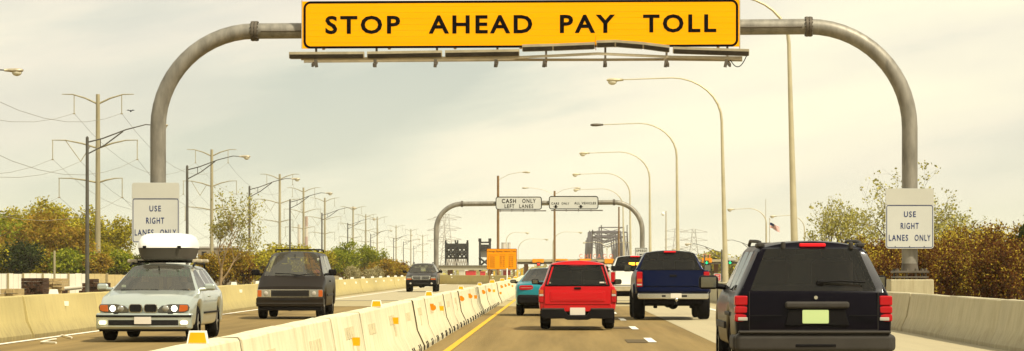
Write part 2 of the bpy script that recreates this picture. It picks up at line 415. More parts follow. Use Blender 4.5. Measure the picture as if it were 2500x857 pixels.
def barrier_run(path, L, material, name, labeler, group, meshes, deco=None, gap=0.012, wob=0.012, start=1):
    """segments laid end to end along a polyline"""
    out = []; i = 0; pos = Vector(path[0]); k = 1; n = start
    while k < len(path):
        tgt = Vector(path[k]); d = tgt - pos
        if d.length < L:
            if k == len(path) - 1: break
            k += 1; continue
        u = d.normalized()
        o = bpy.data.objects.new(name, meshes[n % len(meshes)]); COL.objects.link(o)
        o.location = (pos.x + random.uniform(-wob, wob), pos.y, zroad(pos.y))
        o.rotation_euler = (0, 0, math.atan2(-u.x, u.y) + random.uniform(-.003, .003))
        tag(o, labeler(n), 'barrier', group)
        if deco: deco(o, n, pos)
        out.append(o); pos = pos + u * L; n += 1
    return out
def dress(meshes, material):
    r = []
    for q in meshes:
        me = q.mesh('barrier'); me.materials.append(material); me.polygons.foreach_set('use_smooth', [True] * len(me.polygons)); me.set_sharp_from_angle(angle=R(20)); r.append(me)
    return r
PIN = MB(); PIN.tube([(0, 0, 0.01), (0.0, 0, 0.075), (-0.02, 0, 0.125)], 0.009, 5); PINM = PIN.mesh('anchor_pin'); PINM.materials.append(BLACK)
MARKM = MB()
for k in range(4): MARKM.span(-0.003, 0.003, k * 0.36, k * 0.36 + 0.27, 0, 0.13)
MARK_MAT = mat('cast_mark', (0.56, 0.49, 0.30), 0.9, var=0.25, scale=9)
MARKME = MARKM.mesh('cast_mark'); MARKME.materials.append(MARK_MAT)
SLOT = MB().span(-0.003, 0.003, 0, 0.4, 0, 0.17); SLOTME = SLOT.mesh('cast_mark'); SLOTME.materials.append(MARK_MAT)
SQ = MB().span(-0.02, 0.082, -0.006, 0.006, -0.048, 0.048); SQM = {}
for nm, mt in (('y', REFL_Y), ('o', REFL_O), ('w', REFL_W)): SQM[nm] = SQ.mesh('face_reflector'); SQM[nm].materials.append(mt)
DISC = MB(); DISC.tube([(0.05, -0.02, 0), (0.05, 0.0, 0)], 0.055, 16); DISC.span(-0.02, 0.06, 0.001, 0.012, -0.02, 0.075); DISCM = DISC.mesh('round_reflector'); DISCM.materials.append(REFL_O)
def face_piece(o, me, y, z, side=1, lift=0.0):
    """put a piece on the sloping upper face of a barrier at height z"""
    c = bpy.data.objects.new(me.name.split('.')[0], me); COL.objects.link(c); c.parent = o
    xf = 0.185 - 0.08 * (z - 0.33) / 0.47
    c.location = (side * (xf + 0.002 + lift), y, z)
    if 'reflector' not in me.name: c.rotation_euler = (0, -side * math.atan(0.08 / 0.47), 0)
    return c
def top_reflector(o, y, w, h, face, frame=REFL_W, fw=0.012):
    q = MB(); t = 0.78
    q.prism([(-w / 2, 0), (w / 2, 0), (w / 2 * t, h), (-w / 2 * t, h)], y, y + 0.05)
    r = q.build('delineator', frame, o, loc=(0, 0, 0.82))
    p = MB(); w2 = w - 2 * fw
    p.prism([(-w2 / 2, 0.004), (w2 / 2, 0.004), (w2 / 2 * t, h - fw), (-w2 / 2 * t, h - fw)], y - 0.004, y + 0.002)
    p.build('reflector', face, r)

MSEG = 4.5
JOINT = MB()  # darker proud strip, imitates the shade lines in the gaps between segments
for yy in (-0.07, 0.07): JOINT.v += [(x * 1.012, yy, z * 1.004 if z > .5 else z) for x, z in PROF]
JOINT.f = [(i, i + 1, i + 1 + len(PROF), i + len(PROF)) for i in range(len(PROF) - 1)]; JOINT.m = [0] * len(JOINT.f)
JOINTM = JOINT.mesh('joint_shade'); JOINTM.materials.append(mat('joint_shade_tone', (0.48, 0.41, 0.25), .95, var=.3, scale=8))
med_meshes = dress([barrier_mesh(MSEG - 0.02, 0.004) for _ in range(4)], CONC_MED)
SQUARES = {34.0: (0.51, 'y'), 42.6: (0.60, 'y'), 60.0: (0.55, 'y'), 84: (0.56, 'o'), 108: (0.56, 'y'), 118: (0.4, 'o'), 150: (0.5, 'o'), 27.0: (0.50, None)}
DISCS = [55.6, 72.0, 79.0, 93.0, 101.0, 122.0, 131.0, 140.0]
TOPS = [20.6, 41.0, 58.4, 77.0, 96.0, 114.0, 133.0, 152.0, 171.0]
def med_deco(o, n, pos):
    a, b = pos.y, pos.y + MSEG
    for yy, (z, c) in SQUARES.items():
        if a <= yy < b and c: face_piece(o, SQM[c], min(max(yy - a, 0.2), MSEG - 0.2), z)
    for yy in DISCS:
        if a <= yy < b: face_piece(o, DISCM, min(max(yy - a, 0.2), MSEG - 0.2), 0.62)
    for yy in TOPS:
        if a <= yy < b: top_reflector(o, min(max(yy - a, 0.2), MSEG - 0.3), 0.15 if yy < 100 else 0.22, 0.088 if yy < 100 else 0.12, REFL_Y)
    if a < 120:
        c = bpy.data.objects.new('joint_shade', JOINTM); COL.objects.link(c); c.parent = o
    if 18 < a < 70:
        face_piece(o, MARKME, 1.1 + 0.3 * (n % 3), 0.52 + 0.03 * (n % 2)); 
        if n % 2: face_piece(o, SLOTME, 1.5 + 0.8 * (n % 3), 0.38)
    if 44 < a < 112:
        for k in range(2):
            for e in (0, 0.5):
                c = bpy.data.objects.new('anchor_pin', PINM); COL.objects.link(c); c.parent = o; c.location = (0.312, 0.7 + k * 2.1 + e, 0.0)
barrier_run([(-2.47, 13.4, 0), (-2.47, 60, 0), (-2.42, 110, 0), (-2.3, 190, 0), (-2.9, 262, 0)], MSEG, CONC_MED, 'median_barrier',
            lambda n: '%s pale concrete segment of the median barrier, counting away from the viewer' % ordinal(n), 'median barrier segments', med_meshes, med_deco)
LSEG = 9.0
old_meshes = dress([barrier_mesh(LSEG - 0.03, 0.006) for _ in range(4)], CONC_OLD)
def left_deco(o, n, pos):
    top_reflector(o, 4.0, 0.20, 0.10, REFL_W); face_piece(o, SQM['w'], 4.6, 0.62)
barrier_run([(-10.42, 22.0, 0), (-10.42, 90, 0), (-10.9, 130, 0), (-11.2, 276, 0), (-2.6, 256, 0)], LSEG, CONC_OLD, 'roadside_barrier',
            lambda n: '%s tan concrete segment of the barrier beside the oncoming lanes, counting away' % ordinal(n), 'barrier segments beside the oncoming lanes', old_meshes, left_deco, 0.03)
RSEG = 6.6
r_meshes = dress([barrier_mesh(RSEG - 0.03, 0.006) for _ in range(4)], CONC_R)
barrier_run([(7.70, 18.0, 0), (7.70, 74, 0), (6.55, 108, 0), (6.5, 300, 0)], RSEG, CONC_R, 'roadside_barrier',
            lambda n: '%s grey concrete segment of the barrier on the shrub side, counting away' % ordinal(n), 'barrier segments on the shrub side', r_meshes, None, 0.04)

# ------------------------------------------------------------------ overhead arch gantries
def gantry(D, xl, xr, yl, yr, fl, fr, dia, label, zbase=-1.0, pedestal=True):
    XL, XR = px_x(xl, D), px_x(xr, D); ZL, ZR = px_z(yl, D), px_z(yr, D)
    root = thing('overhead_gantry', label, 'gantry', ((XL + XR) / 2, D, zbase))
    r = dia / 2
    FL, FR = px_x(fl, D), px_x(fr, D)
    def elbow(X, XF, Z, sgn):
        rad = abs(XF - X); pts = [(X, D, 1.3), (X, D, Z - rad - 1.0), (X, D, Z - rad)]
        for k in range(1, 15):
            a = math.pi / 2 * k / 14; pts.append((X - sgn * rad * (1 - math.cos(a)), D, Z - rad + rad * math.sin(a)))
        m = MB(); m.tube(pts, r, 24); return m.build('arch_post', GALV, root, smooth=True, world=True)
    e1 = elbow(XL, FL, ZL, -1); e2 = elbow(XR, FR, ZR, 1)
    m = MB(); m.tube([(FL, D, ZL), (FR, D, ZR)], r * 0.99, 24); bm = m.build('cross_beam', GALV, root, smooth=True, world=True)
    m = MB(); m.tube([(FL + 0.2, D - r * 1.0, ZL - 0.02), (FR - 0.2, D - r * 1.0, ZR - 0.02)], 0.022, 6); m.build('conduit', GALV_D, root, smooth=True, world=True)
    for X, Z in ((FL, ZL), (FR, ZR)):
        m = MB()
        for dx in (-0.045, 0.045): m.tube([(X + dx - 0.035, D, Z), (X + dx + 0.035, D, Z)], r * 1.28, 26)
        fl_ = m.build('flange', GALV_D, root, smooth=True, world=True)
        for k in range(14):
            a = 2 * math.pi * k / 14
            b = MB(); b.tube([(X - 0.11, D + r * 1.15 * math.cos(a), Z + r * 1.15 * math.sin(a)), (X + 0.11, D + r * 1.15 * math.cos(a), Z + r * 1.15 * math.sin(a))], 0.022, 6)
            b.build('bolt', GALV_D, root, world=True)
    for X in (XL, XR):
        m = MB(); m.box((X, D, 1.26), (0.98, 0.98, 0.06)); m.box((X, D, 1.11), (0.96, 0.96, 0.05)); m.build('base_plate', GALV_D, root, world=True, bev=0.01)
        for ax, ay in ((-.4, -.4), (.4, -.4), (-.4, .4), (.4, .4), (-.13, -.42), (.13, -.42)):
            b = MB(); b.tube([(X + ax, D + ay, 1.0), (X + ax, D + ay, 1.36)], 0.03, 8); b.tube([(X + ax, D + ay, 1.29), (X + ax, D + ay, 1.34)], 0.055, 6); b.build('anchor_bolt', GALV_D, root, world=True)
        m = MB(); m.tube([(X, D, 1.5), (X, D, 1.29)], [r * 1.0, r * 1.12], 24); m.build('weld_collar', GALV_D, root, world=True, smooth=True)
        m = MB(); m.box((X, D, (1.05 + zbase) / 2), (1.22, 1.22, 1.05 - zbase)); m.build('pedestal', CONC_R, root, world=True, bev=0.03)
    return root
G1D = 85.0
gantry(G1D, 386, 2221, 76, 65, 622, 1974, 0.45, 'large grey steel pipe arch carrying the yellow stop sign over the road')

# the yellow sign and its lamp rack
def P1(px, py, dy=0.0): return Vector((px_x(px, G1D), G1D - 0.42 + dy, px_z(py, G1D)))
sx0, sx1 = px_x(741, G1D), px_x(1803, G1D); sz1, sz0 = px_z(4, G1D), px_z(119, G1D)
ys = G1D - 0.42
sg = thing('overhead_sign', 'long amber overhead sign reading STOP AHEAD PAY TOLL in black letters', 'sign', ((sx0 + sx1) / 2, ys, sz0))
TILT = (px_z(0, G1D) - px_z(5, G1D)) / (sx1 - sx0)
def shear(mb): mb.v = [(v[0], v[1], v[2] + TILT * (v[0] - (sx0 + sx1) / 2)) for v in mb.v]; return mb
nb = 8
for k in range(nb):          # extruded planks, one above the other
    za, zb = sz0 + (sz1 - sz0) * k / nb, sz0 + (sz1 - sz0) * (k + 1) / nb
    shear(MB().span(sx0, sx1, ys, ys + 0.05, za + 0.0015, zb - 0.0015)).build('sign_plank', SIGN_Y, sg, world=True)
def ring(mb, x0, x1, z0, z1, r, w, y0, y1):
    o = rrect(x0, x1, z0, z1, r, 6); i = rrect(x0 + w, x1 - w, z0 + w, z1 - w, max(r - w, 0.01), 6); n = len(o)
    vs = [(x, y0, z) for x, z in o] + [(x, y0, z) for x, z in i] + [(x, y1, z) for x, z in o] + [(x, y1, z) for x, z in i]
    fs = []
    for k in range(n):
        k2 = (k + 1) % n
        fs += [(k, k2, n + k2, n + k), (2 * n + k, 3 * n + k, 3 * n + k2, 2 * n + k2), (k, 2 * n + k, 2 * n + k2, k2), (n + k, n + k2, 3 * n + k2, 3 * n + k)]
    return mb.add(vs, fs)
shear(ring(MB(), sx0 + 0.035, sx1 - 0.035, sz0 + 0.0, sz1 - 0.0, 0.20, 0.065, ys - 0.005, ys - 0.001)).build('border', INK, sg, world=True)
for key, a, b in (('S1', 797, 979), ('S2', 1048, 1300), ('S3', 1367, 1501), ('S4', 1569, 1747)):
    shear(MB().text(key, px_x(a, G1D), px_x(b, G1D), px_z(84, G1D), px_z(39.5, G1D), ys - 0.006)).build('lettering', INK, sg, world=True)
for k in range(7):
    X = sx0 + 0.6 + k * (sx1 - sx0 - 1.2) / 6
    shear(MB().span(X - 0.04, X + 0.04, ys + 0.05, ys + 0.12, sz0 - 0.03, sz1 - 0.03)).build('backing_rib', ALU, sg, world=True)
    MB().span(X - 0.05, X + 0.05, ys + 0.12, ys + 0.30, px_z(95, G1D), px_z(50, G1D)).build('mounting_clamp', GALV_D, sg, world=True)
m = MB()
for X in (sx0 - 0.012, sx1 + 0.012): m.span(X - 0.012, X + 0.012, ys - 0.002, ys + 0.13, sz0 - 0.02, sz1 + 0.0)
m.build('edge_trim', ALU, sg, world=True)

rk = thing('sign_lamp_rack', 'dented rack of long lamp housings hanging under the amber overhead sign', 'lamp rack', (P1(1268, 140).x, ys - 1.2, P1(1268, 140).z))
yr_ = ys - 1.25
DR = yr_
def PR(px, py, y=None):
    y = yr_ if y is None else y
    return Vector(((px - VX) * y / F, y, EYE + (VY - py) * y / F))
HOUS = mat('lamp_housing', (0.42, 0.36, 0.235), 0.5, metal=0.3, var=0.2, scale=3)
def housing(pts, h, name='lamp_housing'):
    """a boxy lamp trough along a list of (px,py) points of its top edge"""
    q = MB(); hh = h * yr_ / F
    prof = [(-0.20, 0.0), (0.16, 0.0), (0.20, -hh * 0.75), (0.10, -hh * 1.25), (-0.16, -hh * 1.25), (-0.20, -hh * 0.5)]
    n = len(prof); w = [PR(*p) for p in pts]
    for p in w:
        for a, b in prof: q.v.append((p.x, p.y + a, p.z + b))
    for j in range(len(w) - 1):
        for i in range(n): q.f.append((j * n + i, j * n + (i + 1) % n, (j + 1) * n + (i + 1) % n, (j + 1) * n + i)); q.m.append(0)
    q.f.append(tuple(range(n - 1, -1, -1))); q.f.append(tuple((len(w) - 1) * n + i for i in range(n))); q.m += [0, 0]
    o = q.build(name, HOUS, rk, world=True)
    d = MB()  # added dark strip imitating the shaded underside of the trough
    for j in range(len(w) - 1):
        a, b = w[j], w[j + 1]
        d.add([(a.x + .02, a.y - .215, a.z - hh * .55), (b.x - .02, b.y - .215, b.z - hh * .55), (b.x - .02, b.y - .17, b.z - hh * 1.35), (a.x + .02, a.y - .17, a.z - hh * 1.35)], [(0, 3, 2, 1), (0, 1, 2, 3)])
    d.build('underside_shade', GALV_D, o).location = -rk.location
    l = MB()
    for j in range(len(w) - 1):
        a, b = w[j], w[j + 1]; z = -hh * 1.25 - 0.012
        l.add([(a.x + .03, a.y - .13, a.z + z), (b.x - .03, b.y - .13, b.z + z), (b.x - .03, b.y + .09, b.z + z), (a.x + .03, a.y + .09, a.z + z)], [(0, 1, 2, 3), (3, 2, 1, 0)])
    l.build('lens', LENS_W, o, loc=None, world=False).location = -rk.location
for pts in ([(707, 128), (889, 127)], [(897, 127), (1079, 124)], [(1087, 124), (1268, 121)], [(1275, 110), (1350, 108), (1452, 104)],
            [(1456, 100), (1502, 98.5), (1570, 104), (1634, 112)], [(1643, 115), (1828, 121)]):
    housing(pts, 12)
for dy, py in ((-0.02, 143), (0.35, 149)):
    q = MB(); pp = [PR(735 if dy < 0 else 742, py + 1, yr_ + dy), PR(1270, py - 3, yr_ + dy), PR(1460, py - (12 if dy < 0 else 3), yr_ + dy), PR(1640, py - 4, yr_ + dy), PR(1812, py - 2, yr_ + dy)]
    for a, b in zip(pp[:-1], pp[1:]):
        q.add([(a.x, a.y - .05, a.z - .035), (a.x, a.y + .05, a.z - .035), (a.x, a.y + .05, a.z + .035), (a.x, a.y - .05, a.z + .035),
               (b.x, b.y - .05, b.z - .035), (b.x, b.y + .05, b.z - .035), (b.x, b.y + .05, b.z + .035), (b.x, b.y - .05, b.z + .035)],
              [(0, 4, 5, 1), (1, 5, 6, 2), (2, 6, 7, 3), (3, 7, 4, 0), (0, 1, 2, 3), (7, 6, 5, 4)])
    q.build('rail', ALU, rk, world=True)
for i, X in enumerate((766, 915, 1064, 1213, 1333, 1479, 1630, 1780)):
    a = PR(X, 160, yr_ - 0.35); b = PR(X, 140, yr_ + 0.5); sk = (-8, 0, 3, 5, 8, 4, 7, 12)[i] * yr_ / F
    q = MB()
    q.box(((a.x + b.x) / 2, (a.y + yr_ + .9) / 2, a.z + 0.10), (0.055, 1.35, 0.10), rx=R(8))
    q.box((a.x - sk * 0.6, yr_ - 0.22, a.z + 0.07), (0.085, 0.09, 0.22), ry=sk * 1.6)
    q.span(b.x - 0.03, b.x + 0.03, ys + 0.07, ys + 0.13, b.z - 0.1, sz0 + 0.25)
    q.build('bracket', GALV_D, rk, world=True)
q = MB(); pts = []
for k in range(13):
    t = k / 12; pts.append(PR(1783 + 45 * t, 146 - 24 * t + 4 * 20 * t * (1 - t) + 8 * math.sin(math.pi * t)))
q.tube(pts, 0.014, 6); q.build('loose_cable', BLACK, rk, smooth=True, world=True)
q = MB(); q.tube([PR(1454, 88), PR(1453, 104), PR(1455, 123)], 0.01, 5); q.build('loose_strap', REFL_O, rk, world=True)

# post signs
def post_sign(px0, px1, py0, py1, pysplit, rows, D, label, cut=0):
    x0, x1, z1, z0 = px_x(px0, D), px_x(px1, D), px_z(py0, D), px_z(py1, D)
    r = thing('road_sign', label, 'sign', ((x0 + x1) / 2, D, z0), group='lane signs on the arch posts')
    m = MB(); m.prism(rrect(x0, x1, z0, z1, 0.09), D, D + 0.012); m.build('panel', SIGN_W, r, world=True)
    zs = px_z(pysplit, D)
    m = MB(); m.prism(rrect(x0 + .006, x1 - .006, zs + .01, z1 - .006, 0.05), D - 0.006, D - 0.001); m.build('cover_plate', SIGN_W2, r, world=True)
    m = ring(MB(), x0 + 0.025, x1 - 0.025, z0 + 0.025, zs, 0.06, 0.017, D - 0.005, D - 0.001); m.build('border', BLUE_INK, r, world=True)
    for key, a, b, c, d in rows: MB().text(key, px_x(a, D), px_x(b, D), px_z(d, D), px_z(c, D), D - 0.006).build('lettering', BLUE_INK, r, world=True)
    for k in (.2, .5, .8): MB().sphere((x0 + (x1 - x0) * k, D - .002, z0 + 0.06), (0.016, 0.01, 0.016), 8, 5).build('bolt', GALV_D, r, world=True)
    m = MB()
    for z in (z0 + 0.3, z1 - 0.3): m.span((x0 + x1) / 2 - 0.35, (x0 + x1) / 2 + 0.35, D + 0.012, D + 0.06, z - 0.04, z + 0.04); m.span((x0 + x1) / 2 - .25, (x0 + x1) / 2 + .25, D + .06, D + .5, z - .025, z + .025)
    m.build('mounting_strap', GALV_D, r, world=True)
SD = G1D - 0.34
post_sign(2162, 2280, 460, 607, 501, [('USE', 2207, 2236, 516, 530), ('RIGHT', 2199, 2243, 544, 559), ('LANES', 2170, 2217, 573, 588), ('ONLY', 2233, 2272, 573, 588)], SD, 'white sign reading USE RIGHT LANES ONLY on the arch post near the shrubs')
post_sign(322, 438, 446, 593, 485, [('USE', 365, 393, 502, 516), ('RIGHT', 357, 401, 531, 546), ('LANES', 329, 375, 560, 575), ('ONLY', 391, 430, 560, 575)], SD, 'white sign reading USE RIGHT LANES ONLY behind the roof box of the wagon')

# second arch farther off
G2D = 282.0
gantry(G2D, 1065, 1568, 498, 494, 1128, 1499, 0.46, 'smaller grey pipe arch farther off carrying two white lane signs')
def lane_sign(x0, x1, y0, y1, rows, label, arrows=()):
    D = G2D - 0.42
    a, b, z1, z0 = px_x(x0, D), px_x(x1, D), px_z(y0, D), px_z(y1, D)
    r = thing('overhead_sign', label, 'sign', ((a + b) / 2, D, z0))
    MB().prism(rrect(a, b, z0, z1, 0.25), D, D + 0.06).build('panel', SIGN_W, r, world=True)
    ring(MB(), a + .0, b - .0, z0 + .0, z1 - .0, 0.25, 0.075, D - 0.012, D - 0.002).build('border', INK, r, world=True)
    for key, p, q, c, d in rows: MB().text(key, px_x(p, D), px_x(q, D), px_z(d, D), px_z(c, D), D - 0.012).build('lettering', INK, r, world=True)
    for X, Y in arrows:
        x, zt, zb = px_x(X, D), px_z(Y, D), px_z(Y + 8, D); w = 5 * D / F; zm = px_z(Y + 3.5, D)
        MB().prism([(x, zb), (x + 1.25 * w, zm), (x + .45 * w, zm), (x + .45 * w, zt), (x - .45 * w, zt), (x - .45 * w, zm), (x - 1.25 * w, zm)], D - .014, D - .004).build('arrow', INK, r, world=True)
    m = MB(); zz = z0 - 0.12
    m.span(a + 0.2, b + 0.4, D - 0.75, D - 0.6, zz - 0.05, zz + 0.05); m.build('lamp_rail', GALV_D, r, world=True)
    for k in range(4):
        X = a + (b - a) * (k + 0.4) / 4
        q = MB(); q.span(X - 0.03, X + 0.03, D - 0.8, D + 0.08, zz - 0.1, zz - 0.05); q.span(X - .03, X + .03, D + .06, D + .1, zz - .1, z0 + .3); q.build('bracket', GALV_D, r, world=True)
lane_sign(1210, 1323, 480, 512, [('CASH', 1225, 1260, 485.5, 496), ('ONLY', 1275, 1308, 485.5, 495.5), ('LEFT', 1232, 1256, 499, 508), ('LANES', 1268, 1302, 499, 508)], 'white overhead sign reading CASH ONLY LEFT LANES on the far arch')
lane_sign(1340, 1461, 478.5, 511, [('CARS', 1346, 1365, 494, 499.5), ('ONLY', 1371, 1390, 494, 499.5), ('ALL', 1402, 1416, 493, 499), ('VEHICLES', 1420, 1455, 493, 499)],
          'white overhead sign with two down arrows for cars and all vehicles', [(1357, 500.5), (1418, 500.5)])

# ------------------------------------------------------------------ street lamps beside the shrub-side barrier (curved mast arms)
def cobra_head(mb, tip, d, L=0.75, k=1.0):
    """lamp head whose back end sits at tip and which points along unit x direction d"""
    x, y, z = tip
    secs = [(0.0, .05, .05, 0), (.25, .09, .07, .0), (.55, .17, .09, -.01), (.85, .16, .08, -.015), (1.0, .06, .04, -.01)]
    vs = []; n = 8
    for t, w, h, dz in secs:
        for i in range(n):
            a = 2 * math.pi * i / n; vs.append((x + d * t * L * k, y + math.cos(a) * w * k, z + dz + math.sin(a) * h * k))
    fs = []
    for j in range(len(secs) - 1):
        for i in range(n): fs.append((j * n + i, j * n + (i + 1) % n, (j + 1) * n + (i + 1) % n, (j + 1) * n + i))
    fs.append(tuple(range(n))); fs.append(tuple(range(len(secs) * n - 1, (len(secs) - 1) * n - 1, -1)))
    mb.add(vs, fs)
def lamp_bowl(tip, d, L=0.75, k=1.0):
    m = MB(); m.sphere((tip[0] + d * 0.66 * L * k, tip[1], tip[2] - 0.085 * k), (0.2 * k, 0.14 * k, 0.15 * k), 12, 8); return m
def curved_lamp(pxb, pyb, pxt, pyt, pxh, D, label, pole=LITE_POLE, group=None, r0=0.13, bowl=True, cat='lamp', twin=False, zb=None):
    """tapered pole bending over into one long arm; px/py of foot, bend top and head tip"""
    xb, xt, xh, zt = px_x(pxb, D), px_x(pxt, D), px_x(pxh, D), px_z(pyt, D)
    zb = zland(xb, D) if zb is None else zb
    r = thing('street_lamp', label, cat, (xb, D, zb), group=group)
    lean = (xt - xb)
    H = zt - zb; R1 = min(2.4, abs(xh - xt) * .4, H * 0.25)
    m = MB(); pts = [(xb, D, zb)]; rad = [r0]
    for k in range(1, 6): pts.append((xb + lean * k / 5, D, zb + (H - R1) * k / 5)); rad.append(r0 - (r0 - 0.075) * k / 5)
    m.tube(pts, rad, 10); m.build('pole', pole, r, smooth=True, world=True)
    m = MB(); m.tube([(xb, D, zb), (xb, D, zb + 0.3)], r0 * 1.7, 10); m.build('pole_base', GALV_D, r, world=True)
    for s in ((-1, 1) if twin else (1,)):
        d = (1 if xh > xt else -1) * s; ln = abs(xh - xt)
        a = [(xt, D, zt - R1)]
        for k in range(1, 9):
            t = math.pi / 2 * k / 8; a.append((xt + d * R1 * 1.15 * (1 - math.cos(t)), D, zt - R1 + R1 * math.sin(t)))
        a.append((xt + d * (ln - .75), D, zt - 0.10 * (ln > 4)))
        m = MB(); m.tube(a, [0.075 - 0.045 * i / (len(a) - 1) for i in range(len(a))], 8); am = m.build('arm', pole, r, smooth=True, world=True)
        tip = (xt + d * (ln - .8), D, zt - 0.11 * (ln > 4))
        k = 1.25
        m = MB(); cobra_head(m, tip, d, 0.75, k); hd = m.build('lamp_head', pole if bowl else GALV_D, r, smooth='all', world=True)
        if bowl:
            b = lamp_bowl(tip, d, 0.75, k); b.v = [(v[0] - r.location[0], v[1] - r.location[1], v[2] - r.location[2]) for v in b.v]; b.build('glass_bowl', LENS_W, hd, smooth='all')
    return r
GR = 'curved lamps beside the shrub-side barrier'
RL = [(1944, 1926, -8, 1640, 'tall pale curved lamp pole crossing behind the end of the arch beam', True), (1773, 1762, 190, 1487, 'pale curved lamp pole reaching over just below the amber sign', True),
      (1656, 1652, 301, 1446, 'curved lamp with a flat unlit head and no bowl', False), (1588, 1586, 371, 1418, 'fourth curved pale lamp from the viewer, arm below the flat-headed one', True),
      (1540, 1538, 423, 1400, 'fifth curved pale lamp from the viewer, arm above the far arch', True), (1524, 1521, 461, 1402, 'sixth curved pale lamp, arm just above the far lane signs', True)]
for pb, pt, yt, ph, lb, bw in RL:
    D = 10.7 * F / (VY - yt)
    curved_lamp(pb, 700, pt, yt, ph, D, lb, group=GR, bowl=bw, r0=0.17)
for pb, yt, ph, lb, tw in ((1871, 509, 1778, 'small curved lamp left of the flag, far beyond the blue pickup'.replace('left of', 'beside'), False), (1964, 526, 1882, 'small curved lamp just above the flag', False),
                           (1265, 583, 1337, 'faint far curved lamp beyond the toll price board', False), (1236, 567, 1290, 'faint far curved lamp above the toll price board', False),
                           (1482, 591, 1540, 'white far twin-arm lamp in front of the truss bridge', True), (1350, 566, 1420, 'faint far curved lamp with arm over the toll plaza', False)):
    D = 10.5 * F / (VY - yt) * (0.72 if yt < 570 else 0.62)
    curved_lamp(pb, 690, pb, yt, ph, D, lb, group='lamps around the toll plaza', r0=0.11, pole=LITE_POLE, twin=tw)
# brown median poles with thin double arms
for px, yt, rows, lb in ((1216, 429, (1292,), 'rusty brown lamp pole rising behind the toll price board'), (1354, 466, (1276, 1416), 'dark brown twin-arm lamp pole between the two far lane signs'), (1511, 505, (), 'thin dark brown pole in front of the truss bridge')):
    D = 10.7 * F / (VY - yt); x = px_x(px, D); zb = zroad(D); zt = px_z(yt, D)
    r = thing('street_lamp', lb, 'lamp', (x, D, zb), group='brown poles along the far median')
    m = MB(); m.tube([(x, D, zb), (x, D, zt)], [0.17, 0.13], 8); m.build('pole', BROWN_POLE, r, smooth=True, world=True)
    for h in rows:
        xh = px_x(h, D); d = 1 if xh > x else -1
        m = MB(); m.tube([(x, D, zt - 0.5), (x + (xh - x) * .35, D, zt + .15), (x + (xh - x) * .7, D, zt + .4), (xh - d * .7, D, zt + .4)], 0.03, 6); m.build('arm', ALU, r, smooth=True, world=True)
        m = MB(); cobra_head(m, (xh - d * .8, D, zt + .4), d, .75, 1.2); m.build('lamp_head', ALU, r, smooth='all', world=True)

# ------------------------------------------------------------------ street lamps behind the oncoming lanes (dark poles, truss arms)
def truss_lamp(px, yt, D, label, group, d=1, L=5.3, zb=None, pole=DARK_POLE, yh=None):
    x, zt = px_x(px, D), px_z(yt, D); zb = zland(x, D) if zb is None else zb
    r = thing('street_lamp', label, 'lamp', (x, D, zb), group=group)
    m = MB(); m.tube([(x, D, zb), (x, D, zt)], [0.15, 0.105], 10); m.tube([(x, D, zt), (x, D, zt + .06)], .06, 6); m.build('pole', pole, r, smooth=True, world=True)
    up = [(x, D, zt - .35), (x + d * L * .2, D, zt - .08), (x + d * L * .5, D, zt + .52), (x + d * L * .75, D, zt + .86), (x + d * (L - .7), D, zt + .82)]
    lo = [(x, D, zt - 1.15), (x + d * L * .22, D, zt - .55), (x + d * L * .46, D, zt + .40)]
    m = MB(); m.tube(up, [.055, .05, .045, .04, .035], 6); m.tube(lo, .05, 6); m.tube([(x + d * L * .17, D, zt - .72), (x + d * L * .17, D, zt - .12)], .03, 5)
    m.build('truss_arm', pole, r, smooth=True, world=True)
    tip = (x + d * (L - .75), D, zt + .82)
    m = MB(); cobra_head(m, tip, d, .75, 1.25); hd = m.build('lamp_head', ALU, r, smooth='all', world=True)
    b = lamp_bowl(tip, d, .75, 1.25); b.v = [(v[0] - r.location[0], v[1] - r.location[1], v[2] - r.location[2]) for v in b.v]; b.build('glass_bowl', LENS_W, hd, smooth='all')
    return r
LL = [(-215, 212), (213, 335), (457, 405), (609, 455), (708, 487), (786, 520), (849, 545), (905, 571), (961, 581), (985, 590), (1010, 600)]
for i, (px, yt) in enumerate(LL):
    D = 9.0 * F / (VY - yt)
    truss_lamp(px, yt, D, '%s truss-arm lamp in the row behind the oncoming lanes' % ORD[i] if i < 10 else 'farthest truss-arm lamp in the row behind the oncoming lanes', 'truss-arm lamps behind the oncoming lanes')
for px, yt, D, d, lb in ((2440, 606, 205, -1, 'low truss-arm lamp with pale head among the shrubs'), (2600, 588, 190, -1, 'low truss-arm lamp beside the dark green bush'), (2230, 625, 235, -1, 'low truss-arm lamp behind the sign post'),
                         (1662 + 100, 610, 420, -1, 'far truss-arm lamp above the toll canopy'), (1720, 622, 470, -1, 'farther truss-arm lamp beyond the toll canopy'), (1850, 600, 440, -1, 'far truss-arm lamp under the flag')):
    truss_lamp(px, yt, D, lb, 'low truss-arm lamps on the shrub side', d, 5.0, zb=-5.0 if px > 2000 else -3.2, pole=BROWN_POLE if px > 2000 else DARK_POLE)

